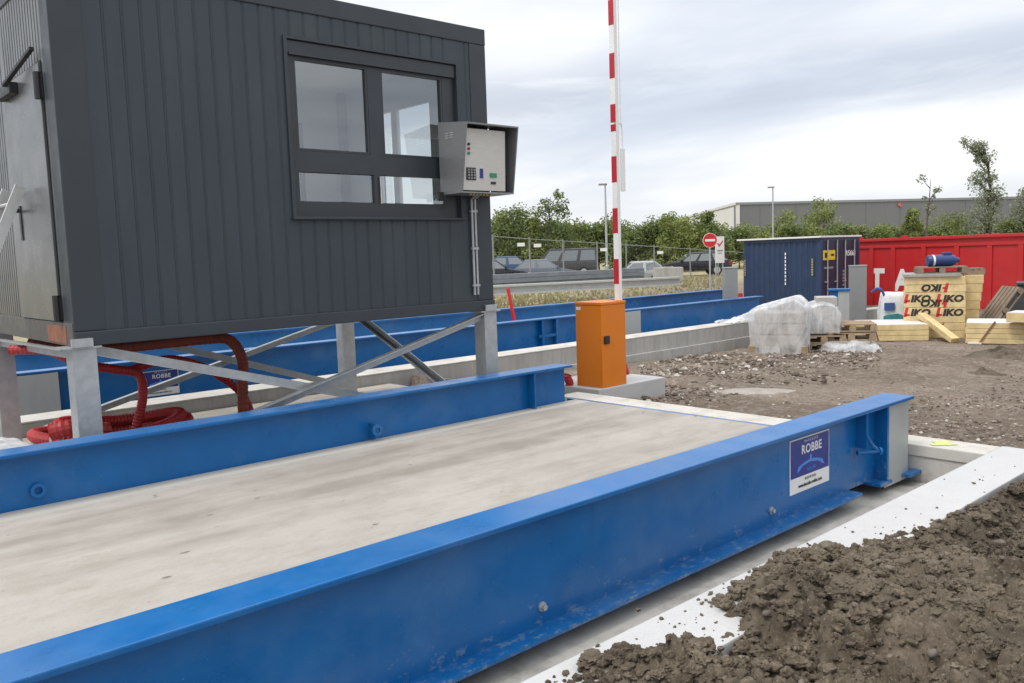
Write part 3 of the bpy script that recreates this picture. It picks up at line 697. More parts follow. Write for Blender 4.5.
    # stand
    s = thing('support_stand', 'galvanised steel legs and diagonal braces carrying the cabin', 'stand', ((CX0+CX1)/2, (CY0+CY1)/2, -.5))
    legs = [(CX0+.055, CY0+.08, -.5), (CX1-.05, CY0+.08, -.5), (CX0+.045, CY1-.10, -.5), (CX1-.16, CY1+.02, -.5)]
    for x, y, z in legs:
        b = MB(); ww = .155; h0 = .545
        b.box(x-ww/2, x+ww/2, y-ww/2, y-ww/2+.012, z, h0); b.box(x-ww/2, x+ww/2, y+ww/2-.012, y+ww/2, z, h0); b.box(x-.006, x+.006, y-ww/2+.0121, y+ww/2-.0121, z, h0)
        b.box(x-ww/2, x-ww/2+.01, y-ww/2+.0121, y+ww/2-.0121, z+.001, h0-.001); b.box(x-.12, x+.12, y-.11, y+.11, z-.0, z+.015); b.box(x-.13, x+.11, y-.1, y+.11, h0, h0+.012)
        lg = b.build('leg', 'galv', s)
        if y < 7 : 
            b = MB(); b.box(x-ww/2-.01, x+.05, CY0-.04, CY0-.016, h0+.013, h0+.07); b.build('cleat', 'galv', lg)
    br = [((5.38, CY0+.06, .50), (2.9, CY0+.06, -.12), (0, -1, 0)), ((1.84, CY0+.13, .52), (4.3, CY0+.13, -.19), (0, -1, 0)), ((4.3, CY1-.1, .36), (6.0, CY1-.1, -.20), (0, -1, 0)), ((5.3, CY1-.03, .42), (1.9, CY1-.03, -.42), (0, -1, 0))]
    br[2] = ((CX1-.12, CY1-.15, .5), (CX1-.12, CY0+.2, -.42), (-1, 0, 0))
    br.append(((2.6, CY1-.12, .50), (5.35, CY1-.12, -.42), (0, -1, 0)))
    br.append(((CX0+.02, CY0+.18, .5), (CX0+.02, CY1-.18, .47), (-1, 0, 0)))
    for p, q, sd in br:
        b = MB(); b.angle_bar(p, q, .07, .008, sd); b.build('brace', 'galv', s)
cabin()

def terminal():
    x0, x1, yb = 4.895, 5.52, CY0-.002
    t = thing('weighing_terminal', 'grey steel self-service weighing terminal with hood fixed on the cabin front', 'terminal', ((x0+x1)/2, yb, 1.65))
    zt0, zt1 = 1.655, 2.285; yt, yo = 5.89, 5.985
    b = MB()
    th = .012; zb = zt0; prof = [(yb, zb), (yo, zb), (yt, zt1-.02), (yb, zt1+.025)]
    b.prism([(x0, y, z) for y, z in prof], (th, 0, 0)); b.prism([(x1-th, y, z) for y, z in prof], (th, 0, 0))
    b.prism([(x0+th, yb, zt1+.025), (x0+th, yt, zt1-.02), (x0+th, yt+.002, zt1-.034), (x0+th, yb, zt1+.011)], (x1-x0-2*th, 0, 0))
    b.prism([(x0+th, yb, zb), (x0+th, yo, zb), (x0+th, yo, zb+th), (x0+th, yb, zb+th)], (x1-x0-2*th, 0, 0))
    b.build('hood', 'brushed', t)
    yp = yo+.09
    b = MB(); b.prism([(x0+th+.002, yo+.012, zb+.025), (x0+th+.002, yo-.01, zt1-.06), (x0+th+.002, yo+.05, zt1-.06), (x0+th+.002, yo+.05, zb+.025)], (.515, 0, 0)); p = b.build('front_panel', 'panel_steel', t)
    def yy(z): return yo+.012-(z-zb-.025)/(zt1-.06-zb-.025)*.022-.002
    for z, m in ((2.085, 'black'), (2.045, 'lamp_red'), (2.005, 'lamp_green')):
        b = MB(); b.tube([(4.985, yy(z)+.006, z), (4.985, yy(z)-.008, z)], .013, 12); b.build('indicator', m, p)
    b = MB(); b.box(4.955, 5.065, yy(1.83)-.004, yy(1.83)+.006, 1.77, 1.88); k = b.build('keypad', 'black', p)
    b = MB()
    for i in range(3):
        for j in range(4): b.box(4.967+i*.033, 4.987+i*.033, yy(1.83)-.010, yy(1.83)-.0041, 1.78+j*.024, 1.796+j*.024)
    b.build('keys', 'brushed', k)
    b = MB(); b.box(5.115, 5.15, yy(1.84)-.005, yy(1.84)+.006, 1.79, 1.875); b.build('card_reader', 'sticker_blue', p)
    b = MB(); b.box(5.235, 5.315, yy(1.82)-.005, yy(1.82)+.006, 1.80, 1.84); b.build('ticket_slot', 'lamp_green', p)
    b = MB(); b.box(5.245, 5.305, yy(1.76)-.004, yy(1.76)+.006, 1.74, 1.762); b.build('slot_lip', 'black', p)
    b = MB()
    for i in range(3):
        for j in range(2): b.box(x0-.003, x0-.001, 6.08+j*.07, 6.13+j*.07, 2.15+i*.02, 2.158+i*.02)
    b.build('vent', 'alu', t)
    b = MB()
    for i in range(7): b.tube([(5.03+i*.04, yo+.05, zb), (5.03+i*.04, yo+.05, zb-.018)], .011, 8)
    b.build('cable_glands', 'yellow_text', t)
    b = MB()
    for x in (5.245, 5.285): b.tube([(x, CY0-.02, zb-.03), (x, CY0-.02, .72)], .011, 8); b.tube([(x, CY0-.02, zb-.03), (x-.01, CY0-.1, zb)], .011, 8)
    for z in (.8, 1.15, 1.5): b.box(5.225, 5.305, CY0-.034, CY0-.006, z, z+.02)
    b.build('conduit', 'galv', t)
    b = MB(); b.box(4.86, 4.892, CY0-.05, CY0-.01, 1.60, 1.68); b.build('bracket', 'black', t)
terminal()

# ------------------------------------------------------------------ barrier
def barrier():
    z0 = -.42
    b = MB(); b.box(6.95, 8.13, 6.26, 7.22, -1.1, z0, .012); tag(b.build('barrier_plinth', 'kerb_concrete'), 'pale concrete plinth under the orange barrier box', 'plinth')
    t = thing('barrier', 'orange barrier box with its red and white boom raised upright', 'barrier', (7.25, 6.5, z0))
    x0, x1, y0, y1, zt = 7.05, 7.46, 6.29, 6.68, .50
    b = MB(); b.box(x0, x1, y0, y1, z0, zt, .008); h = b.build('housing', 'orange', t)
    b = MB(); b.box(x0-.006, x1+.006, y0-.006, y1+.006, zt+.001, zt+.035, .008); b.build('lid', 'orange', h)
    b = MB(); b.box(x0-.003, x0-.0005, y0+.02, y1-.02, z0+.03, .24); b.build('access_door', 'orange', h)
    b = MB(); b.box(x0+.035, x0+.115, y0-.022, y0-.0005, .07, .16, .005); b.build('lock', 'black', h)
    b = MB(); b.box(x1+.0005, x1+.024, y0+.1, y0+.2, .06, .16, .005); b.build('lock', 'black', h)
    b = MB(); b.box(x0-.002, x0-.0003, y1-.085, y1-.015, zt-.055, zt-.02); b.build('maker_label', 'letter_white', h)
    ax0, ax1, ay0, ay1 = 7.39, 7.445, 6.315, 6.385
    b = MB(); b.box(ax0, ax1, ay0, ay1, zt+.036, 4.6, .005); a = b.build('boom', 'white', t)
    zs = lambda py: float(CAM[2]+ray(617, py)[2]*(ay0-CAM[1])/ray(617, py)[1])
    for p0, p1 in ((-104, -79), (-52, -27), (0, 25), (53, 78), (104, 122), (124, 131), (156, 182), (208, 233), (259, 284)):
        b = MB(); b.box(ax0-.002, ax0-.0002, ay0-.002, ay1+.002, zs(p1), zs(p0)); b.build('red_stripe', 'red_tape', a)
    b = MB(); b.tube([(ax1+.025, ay0, 4.3), (ax1+.03, ay0, 2.5)], .007, 6); b.tube([(ax0, ay0+.01, zs(123)), (ax1+.05, ay0+.01, zs(123))], .01, 6)
    b.tube([(ax1+.05, ay0+.01, zs(123)), (ax1+.055, ay0, zs(135)), (ax1+.05, ay0, zs(150))], .009, 6)
    b.box(ax1+.022, ax1+.078, ay0-.014, ay0+.014, zs(191), zs(148), .004); b.build('hanging_support', 'white', a)
    # red duct ends by the plinth
    for (px, py, lab) in ((629, 372, 'red corrugated duct stub sticking up right of the orange barrier box'), (576.5, 378, 'red corrugated duct stub half hidden left of the orange barrier box')):
        x, y = (8.03, 6.80) if px > 600 else (6.99, 6.76)
        b = MB(); b.tube([(x+.02*math.sin(i*.4), y, z0-.02+i*.0105) for i in range(15)], .05, 10, ribs=.86)
        tag(b.build('duct_stub', 'red_duct'), lab, 'duct')
barrier()

# ------------------------------------------------------------------ ducts below the cabin
def smooth_path(pts, n=14):
    P = [Vector(p) for p in pts]; P = [P[0]*2-P[1]]+P+[P[-1]*2-P[-2]]; out = []
    for i in range(1, len(P)-2):
        for k in range(n):
            t = k/n; a, b, c, d = P[i-1:i+3]
            out.append(.5*((2*b)+(c-a)*t+(2*a-5*b+4*c-d)*t*t+(3*b-a-3*c+d)*t**3))
    out.append(P[-2]); return out
def ducts():
    def duct(name, pts, r, mat, lab, n=18):
        b = MB(); b.tube(smooth_path(pts, n), r, 12, ribs=.9); return tag(b.build(name, mat, smooth=False), lab, 'duct')
    y = 7.5
    duct('cable_duct', [(1.75, y+.25, .50), (2.1, y, .43), (2.5, y, .425), (3.1, y, .43), (3.32, y, .40), (3.43, y, .22), (3.42, y, -.05), (3.40, y, -.5)], .052, 'rust_duct', 'rust red duct running under the cabin and bending straight down')
    duct('cable_duct', [(1.62, y+.3, .46), (1.85, y+.1, .44), (2.05, y, .32), (2.3, y, .25), (2.5, y, .18), (2.52, y, -.02), (2.46, y+.02, -.25), (2.40, y+.05, -.5)], .040, 'red_duct', 'red duct hanging in an arc behind the front left cabin leg')
    duct('cable_duct', [(2.45, y+.12, .20), (2.75, y+.12, .27), (3.0, y+.15, .22), (3.25, y+.15, .08), (3.5, y+.17, -.16), (3.60, y+.17, -.5)], .040, 'red_duct', 'red duct curving down under the cabin braces beside the rust red one')
    # coil of red duct
    c = thing('duct_coil', 'flat coil of bright red corrugated duct lying below the cabin', 'duct coil', (2.3, 7.55, -.5))
    pts = []
    for k_ in range(860):
        i = k_*.302; a = i*.105+2.2; rr = .56+.07*math.sin(i*.043)-.0005*i; pts.append((2.30+rr*1.15*math.cos(a), 7.55+rr*.82*math.sin(a), -.44+.0013*i*.75+.03*math.sin(a*2+i*.01)))
    b = MB(); b.tube(pts, .052, 10, ribs=.9); b.build('coil', 'red_duct', c)
    b = MB(); b.tube(smooth_path([pts[-1], (1.95, 7.2, -.16), (1.82, 7.15, -.13), (1.72, 7.2, -.15)], 8), .07, 12, ribs=.92); b.build('coil_end', 'red_duct', c)
    b = MB()
    for q in (0.2,): b.tube([(1.80+.09*math.cos(t), 7.2, -.25+.13*math.sin(t)) for t in [2*PI*i/16 for i in range(17)]], .012, 6)
    b.build('tie', 'alu', c)
    # white sheet at left
    V = []; Fc = []; n = 30
    for j in range(n):
        for i in range(n):
            u, v = i/(n-1), j/(n-1); V.append((.95+u*.85, 7.0+v*.7, -.30+.16*(1-u)*1.3+.05*noise.noise((u*3, v*3, 2))+.025*noise.noise((u*9, v*9, 1))-.25*max(0, u-.75)))
    for j in range(n-1):
        for i in range(n-1): k = j*n+i; Fc.append((k, k+1, k+n+1, k+n))
    o = mesh_np('plastic_sheet', V, Fc, 'bag', smooth=True); md = o.modifiers.new('thickness', 'SOLIDIFY'); md.thickness = .02
    tag(o, 'crumpled white plastic sheet at the left edge behind the blue beam', 'sheet')
    # ladder
    l = thing('ladder', 'aluminium ladder leaning by the cabin door at the left edge', 'ladder', (1.0, 7.2, -.5))
    top = Vector((CX0-.08, 7.03, 1.70)); bot = Vector((.66, 7.03, -.5)); off = Vector((0, .40, 0))
    for k in (0, 1):
        b = MB(); b.bar(top+off*k, bot+off*k, .028, .07, (1, 0, .4)); b.build('stile', 'alu', l)
    for i in range(9):
        p = top.lerp(bot, (i+.5)/9); b = MB(); b.tube([p, p+off], .016, 8); b.build('rung', 'alu', l)
ducts()

# ------------------------------------------------------------------ yard objects
def local_empty(name, label, cat, px, py, yaw_extra=0, group=None, dz=0, depth=None):
    """thing standing on the ground under pixel (px, py); local +x runs to the viewer's right, +y away"""
    if depth is None: x, y, z = on_ground(px, py)
    else: x, y = at_depth(px, depth); z = gz(x, y)
    return thing(name, label, cat, (x, y, z+dz), math.atan2(RH[1], RH[0])+yaw_extra-math.atan((px-512)/F), group)
def scale_at(o): # metres per pixel at a thing
    return float(np.dot(np.array(o.location)-CAM, FH))/F

def make_pallet(t, w=1.2, d=.8, z=0, mat='wood', name_suffix=None):
    b = MB()
    for i in range(5): x = -d/2+i*(d-.12)/4; b.box(-w/2, w/2, x, x+.12, z+.122, z+.144)
    for i in (-1, 0, 1): b.box(i*(w-.1)/2-.05, i*(w-.1)/2+.05, -d/2, d/2, z+.1, z+.122)
    b.build('top_deck', mat, t, world=False)
    for j in (-1, 0, 1):
        b = MB(); b.box(-w/2, w/2, j*(d-.1)/2-.05, j*(d-.1)/2+.05, z, z+.022)
        for i in (-1, 0, 1): b.box(i*(w-.1)/2-.06, i*(w-.1)/2+.06, j*(d-.1)/2-.05, j*(d-.1)/2+.05, z+.022, z+.0995)
        b.build('bearer', mat, t, world=False)
def drape(t, w, d, z0, top, mat='plastic_film', name='plastic_wrap', flare=.06, seed=0, n=96, m=30, open_from=None):
    """plastic film hanging over a load: top(u) gives the height along the width"""
    b = MB(); rings = []
    for j in range(m+1):
        v = j/m; ring = []
        for i in range(n):
            a = 2*PI*i/n; ca, sa = math.cos(a), math.sin(a); e = 5.0
            k = (abs(ca)**e+abs(sa)**e)**(-1/e); x, y = ca*k, sa*k
            if v < .8: sc_ = 1+flare*(1-v/.8)+0.0; zz = z0+(top(x)-z0-.08)*v/.8; 
            else: q = (v-.8)/.2; sc_ = math.cos(q*PI/2*.97); zz = top(x*sc_)-.08+.08*math.sin(q*PI/2)
            nz = noise.noise((x*1.6+seed, y*1.6, v*2.2)); n2 = noise.noise((x*4+seed, y*4, v*3.))
            fold = .03*math.sin(a*11+4*nz)*(1-v)*(v < .8)
            r = 1+.05*nz+.015*n2+fold
            ring.append(b.bm.verts.new((x*w/2*sc_*r, y*d/2*sc_*r, zz+.025*n2)))
        rings.append(ring)
    for p, q in zip(rings, rings[1:]):
        for i in range(n): b.bm.faces.new((p[i], p[(i+1) % n], q[(i+1) % n], q[i]))
    b.bm.faces.new(rings[-1])
    return b.build(name, mat, t, smooth=True, world=False)

def yard():
    rnd = random.Random(5)
    # shrouded pallet at left
    t = local_empty('wrapped_pallet', 'pallet load shrouded in loose white plastic beside the concrete wall', 'wrapped pallet', 780, 352, -.15)
    s = scale_at(t)
    make_pallet(t, 1.0, .8)
    b = MB()
    for k in range(3): b.box(-.44+.02*k, .42, -.34, .34, .147+k*.2, .34+k*.2, .02)
    b.build('load', 'wrapped_sacks', t, world=False)
    drape(t, 58*s, .95, .0, lambda u: interp(u, [-1, -.75, .2, .6, .85, 1], [.80, .86, .98, 1.06, .97, .84]), seed=3, flare=-.06)
    # second one, clear wrapped blocks
    t = local_empty('wrapped_pallet', 'narrow pallet of grey blocks wrapped in clear film', 'wrapped pallet', 822, 349, .1)
    s = scale_at(t); make_pallet(t, .75, .8); make_pallet(t, .75, .8, .1465)
    b = MB()
    for k in range(3):
        for i in range(2): b.box(-.30+i*.29, -.02+i*.29, -.3, .3, .31+k*.17, .47+k*.17, .008)
    b.box(-.12, .24, -.28, .26, .825, .99, .01); b.build('blocks_load', 'wall_concrete', t, world=False)
    drape(t, 34*s, .8, .34, lambda u: interp(u, [-1, 0, .6, 1], [.88, .93, .88, .74]), seed=9, flare=.02)
    # empty pallets
    for k, lab in enumerate(('lower of two empty wooden pallets stacked right of the wrapped loads', 'upper of two empty wooden pallets stacked right of the wrapped loads')):
        t = local_empty('pallet', lab, 'pallet', 850, 349, .06+.05*k, 'stacked wooden pallets', .2+k*.16)
        make_pallet(t, .82, .8)
    t = local_empty('film_bundle', 'bundle of crumpled clear plastic film under the stacked pallets', 'plastic film', 849, 350, 0)
    b = MB(); b.box(-.36, .36, -.3, .35, 0, .19, .03); b.build('load', 'grey_sheet', t, world=False)
    drape(t, .98, .85, 0, lambda u: .2+.03*math.sin(u*5), seed=21, flare=.12, m=8)
    # torn film lying on the kerb wall
    b = MB(); V = []; Fc = []; n = 24
    for j in range(n):
        for i in range(n):
            u, v = i/(n-1), j/(n-1); w_ = .5-abs(v-.5); V.append((14.0+u*1.5, 9.15+v*.45, -.345+.22*u*w_*2+.07*abs(noise.noise((u*5, v*5, 4)))+.03*abs(noise.noise((u*13, v*13, 4)))))
    for j in range(n-1):
        for i in range(n-1): k = j*n+i; Fc.append((k, k+1, k+n+1, k+n))
    tag(mesh_np('plastic_sheet', V, Fc, 'plastic_film', smooth=True), 'torn strip of white plastic film on the concrete wall top', 'sheet')
    # concrete slab lying behind
    t = local_empty('concrete_slab', 'pale grey concrete slab lying between the pallets and the white bag', 'slab', 872, 326, -.12); s = scale_at(t)
    b = MB(); b.prism([(-1.05, 0, 0), (.72, 0, 0), (.72, 0, .44), (.3, 0, .46), (-.4, 0, .38), (-1.05, 0, .28)], (0, .9, 0), .02); b.build('slab', 'wall_concrete', t, world=False)
    # blue steel piece and grey plate behind pallets
    t = local_empty('steel_stand', 'short blue steel stand with a grey end plate behind the wrapped loads', 'steel stand', 846, 328, 0, depth=20.5); s = scale_at(t); z = t.location.z
    tz = z_at(840, 289, 20.5)-z
    b = MB(); b.box(-.36, -.08, 0, .3, 0, tz-.05, .01); b.box(-.42, .10, -.05, .32, tz-.05, tz, .006); b.build('blue_post', 'blue', t, world=False)
    b = MB(); b.box(-.17, .08, -.02, -.005, .1, tz-.06); b.build('end_plate', 'galv_plate', t, world=False)
    # white bulk bag
    t = local_empty('bulk_bag', 'white bulk bag with blue loops and teal print beside the insulation stack', 'bag', 897, 322, .1, depth=20); s = scale_at(t)
    h = z_at(895, 291, 20)-t.location.z
    b = MB(); rings = []; n = 28; m = 12
    for j in range(m+1):
        v = j/m; ring = []
        for i in range(n):
            a = 2*PI*i/n; ca, sa = math.cos(a), math.sin(a); k = (abs(ca)**4+abs(sa)**4)**-.25
            r = .5*(1+.12*math.sin(v*PI))*(1-.12*v)*(1+.06*noise.noise((ca*2, sa*2, v*3))); r *= .74; ring.append(b.bm.verts.new((ca*k*r, sa*k*r*1.15, v*h*.96+.03*noise.noise((ca*2, sa*2, 5))*v)))
        rings.append(ring)
    for p, q in zip(rings, rings[1:]):
        for i in range(n): b.bm.faces.new((p[i], p[(i+1) % n], q[(i+1) % n], q[i]))
    b.bm.faces.new(rings[-1]); bag = b.build('sack', 'bag', t, smooth=True, world=False)
    for sx in (-1, 1):
        b = MB(); b.tube(smooth_path([(sx*.28, -.3, h*.9), (sx*.36, -.34, h*1.05), (sx*.46, -.32, h*1.08), (sx*.56, -.3, h*.99)] if sx < 0 else [(.2, -.4, h*.92), (.3, -.42, h*1.04), (.42, -.4, h*1.02), (.45, -.38, h*.9)], 6), .028, 6); b.build('lifting_loop', 'bag_blue', t, world=False)
    b = MB(); b.prism([(-.34, -.475, .16*h), (.10, -.475, .15*h), (.12, -.48, .42*h), (0, -.48, .48*h), (-.2, -.48, .46*h), (-.31, -.48, .42*h)], (0, .05, 0)); b.build('teal_print', 'teal', bag, world=False)
    b = MB(); b.box(-.30, -.08, -.475, -.43, .56*h, .74*h); b.build('blue_print', 'bag_blue', bag, world=False)

    # insulation stack
    t = local_empty('insulation_stack', 'tall stack of yellow insulation boards printed with black and red lettering', 'insulation stack', 934, 338, .04); s = scale_at(t)
    W = 55*s; H = z_at(934, 277, s*F)-t.location.z; nl = 8; lh = H/nl
    for i in range(nl):
        b = MB(); o = .006*math.sin(i*2.3); b.box(-W/2+o, W/2+o, 0, 1.2, i*lh+.004, (i+1)*lh-.003, .006); b.build('board', 'foam', t, world=False)
    b = MB(); b.box(-W/2-.03, W/2-.1, -.05, 1.22, H+.001, H+.065, .008); b.build('cover_board', 'grey_sheet', t, world=False)
    def T(txt, x, z, mat, rot=0, size=.195, bold=.011, y=-.002):
        mt = face_mtx((x, y, z), (1, 0, 0))@Matrix.Rotation(rot, 4, 'Z'); lettering('board_lettering', txt, size, mat, mt, t, .001, bold=bold, shear=.18, sx=1.12)
    u = H/64 # metres per photo pixel
    for (cx, z, r) in ((.0, H-11*u, PI), (-.33, H-23*u, 0), (.29, H-23*u, 0), (-.01, H-27*u, PI), (-.33, H-37.5*u, 0), (.29, H-37.5*u, 0)):
        T('IKO', cx+(.055 if not r else -.055), z, 'letter_black', r); T('l', cx+(-.235 if not r else .235), z, 'letter_red', r, .24, .016); T('-', cx+(-.20 if not r else .20), z-.03, 'letter_red', r, .2, .014)
    T('~', .1, H-49*u, 'letter_red', 0, .22, .008)
    # second stack behind, to the right
    t2 = local_empty('insulation_stack', 'narrower stack of plain yellow boards right behind the printed stack', 'insulation stack', 974, 336, .04, depth=s*F+.5); s2 = scale_at(t2); H2 = z_at(974, 275, s*F+.5)-t2.location.z
    for i in range(7):
        b = MB(); b.box(-.20+.01*i, .08+.02*i, 0, 1.1, i*H2/7+.003, (i+1)*H2/7-.003, .006); b.build('board', 'foam', t2, world=False)
    # bits on top: pallet pieces and a blue gas bottle
    P = Vector(t.location); rz = t.rotation_euler.z+.0; rot = Matrix.Rotation(rz, 3, 'Z')
    tp = thing('pallet', 'weathered pallet lying on top of the insulation stack under the blue cylinder', 'pallet', P+rot@Vector((.12, .45, H+.066)), rz+.08, 'pallets on the insulation stack'); make_pallet(tp, .95, .7, 0, 'old_wood')
    P2 = Vector(t2.location); tp = thing('pallet', 'small pallet section on top of the narrower stack', 'pallet', P2+rot@Vector((.02, .4, H2)), rz+.2, 'pallets on the insulation stack'); make_pallet(tp, .34, .5, 0, 'old_wood')
    g = thing('gas_cylinder', 'dark blue cylinder lying on the pallet on the insulation stack', 'cylinder', P+rot@Vector((.14, .4, H+.066+.145+.125)), rz+.35)
    b = MB(); L = .60; r = .125
    prof = [(-L/2, .02), (-L/2, r*.8), (-L/2+.03, r), (L/2-.1, r), (L/2-.03, r*.8), (L/2, r*.45), (L/2+.06, r*.4)]
    rings = [[b.bm.verts.new((x, q*math.cos(2*PI*i/20), q*math.sin(2*PI*i/20))) for i in range(20)] for x, q in prof]
    for p, q in zip(rings, rings[1:]):
        for i in range(20): b.bm.faces.new((p[i], p[(i+1) % 20], q[(i+1) % 20], q[i]))
    b.bm.faces.new(rings[0]); b.bm.faces.new(rings[-1]); cy = b.build('body', 'cyl_blue', g, smooth=True, world=False, ang=40)
    b = MB(); b.tube([(-L/2+.09, 0, 0), (-L/2+.13, 0, 0)], r+.003, 20); b.build('pale_band', 'letter_white', cy, world=False)
    b = MB(); b.box(.02, .2, -.05, .05, r-.01, r+.05, .01); b.build('handle', 'cyl_blue', cy, world=False)

    # flat bundles of boards
    def bundle(px, py, w, d, hgt, n, yaw, lab, dz=0):
        t = local_empty('insulation_bundle', lab, 'insulation bundle', px, py, yaw, 'flat bundles of insulation boards', dz)
        for i in range(n):
            b = MB(); b.box(-w/2+.02*math.sin(i*3), w/2+.02*math.sin(i*3), 0, d, i*hgt/n+.003, (i+1)*hgt/n-.003, .006); b.build('board', 'foam', t, world=False)
        b = MB(); b.box(-w/2+.01, w/2-.01, .01, d-.01, hgt, hgt+.012); b.build('facing', 'foam_face', t, world=False); return t
    t = bundle(897, 341, 1.22, 1.3, .33, 3, .22, 'low bundle of insulation boards with pale top left of the printed stack')
    b = MB(); b.bar((-.36, -.012, .0), (-.46, -.012, .35), .03, .015, (0, 1, 0)); b.build('strap', 'crease_tape', t, world=False)
    t = bundle(996, 344, 1.06, 1.1, .40, 4, .0, 'low bundle of insulation boards with brown strap right of the printed stack')
    b = MB(); b.bar((-.28, -.012, .02), (-.02, -.012, .44), .035, .015, (0, 1, 0)); b.build('strap', 'crease_tape', t, world=False)
    t = bundle(1026, 346, .7, .6, .18, 1, -.25, 'single thick insulation board resting on the right-hand bundle', .44)
    # leaning plank-like board
    p0 = Vector(on_ground(955, 342)); p1 = Vector(on_ground(921, 338)); z = p1.z
    b = MB(); a = p0+Vector((0, 0, .03)); e = p1+Vector((0, 0, .50)); b.bar(a, e, .18, .10, (0, 0, 1))
    tag(b.build('insulation_offcut', 'foam'), 'yellow board offcut leaning diagonally against the printed stack', 'offcut')
    b = MB(); p = Vector(on_ground(975, 343)); b.box(-.25, .25, -.12, .12, 0, .025, 0, Matrix.Translation(p)@Matrix.Rotation(.3, 4, 'Z')); tag(b.build('insulation_scrap', 'foam_face'), 'thin pale scrap of board on the gravel between the two bundles', 'scrap')
    # tilted pallet + dark container at right
    t = local_empty('pallet', 'weathered pallet standing tilted against the dark bin at the right', 'pallet', 1000, 330, 0, depth=19.2)
    t.rotation_euler = (0, -math.radians(55), math.atan2(RH[1], RH[0])-.1); t.location.z += .48; t.location.x += .1; make_pallet(t, 1.15, .8, 0, 'old_wood')
    t = local_empty('waste_bin', 'dark grey open bin half hidden behind the tilted pallet', 'bin', 1024, 330, 0, depth=20.6); h = z_at(1020, 285, 20.6)-t.location.z
    b = MB(); b.prism([(-.35, 0, 0), (1.2, 0, 0), (1.2, 0, h), (-.1, 0, h), (-.45, 0, h*.55)], (0, 1.0, 0), .02); b.build('tub', 'dark_grey', t, world=False)
    b = MB(); b.box(-.14, 1.24, -.04, 1.04, h, h+.05, .01); b.build('rim', 'dark_grey', t, world=False)
    # grey steel cabinets (columns)
    for (px, y0, y1, w, dep, lab) in ((731, 268, 301, 15, 19.5, 'grey steel column standing at the end of the second weighbridge'), (859, 266, 306, 17.5, 21.5, 'grey steel column standing before the red container')):
        t = local_empty('steel_column', lab, 'column', px, y1, .25, depth=dep); s = dep/F; h = z_at(px, y0, dep)-t.location.z; w = w*s*.88
        b = MB(); b.box(-w/2, w/2, 0, .22, .012, h, .008); b.build('casing', 'post_grey', t, world=False)
        b = MB(); b.box(-w/2-.012, w/2+.012, -.012, .232, h, h+.02, .005); b.build('cap', 'galv_plate', t, world=False)
        b = MB(); b.box(-w/2-.06, w/2+.06, -.06, .28, 0, .0118); b.build('base_plate', 'galv', t, world=False)
    x, y = at_depth(738.5, 21); b = MB(); z = gz(x, y); b.tube([(x, y, z), (x, y, z+.75), (x, y, z_at(738, 293, 21))], [.06, .11, .09], 12); tag(b.build('duct_stub', 'red_duct'), 'red duct end standing beside the navy container', 'duct')
    # red stake on the dry grass
    x, y = at_depth(510, 17.5); z1 = z_at(507, 288, 17.5); x2, y2 = at_depth(514, 17.5); b = MB(); b.bar((x-.1, y, z1), (x2, y2, -.5), .05, .05, (1, 0, 0)); tag(b.build('marker_stake', 'sign_red'), 'red marker stake leaning on the dry grass by the cabin corner', 'stake')
yard()

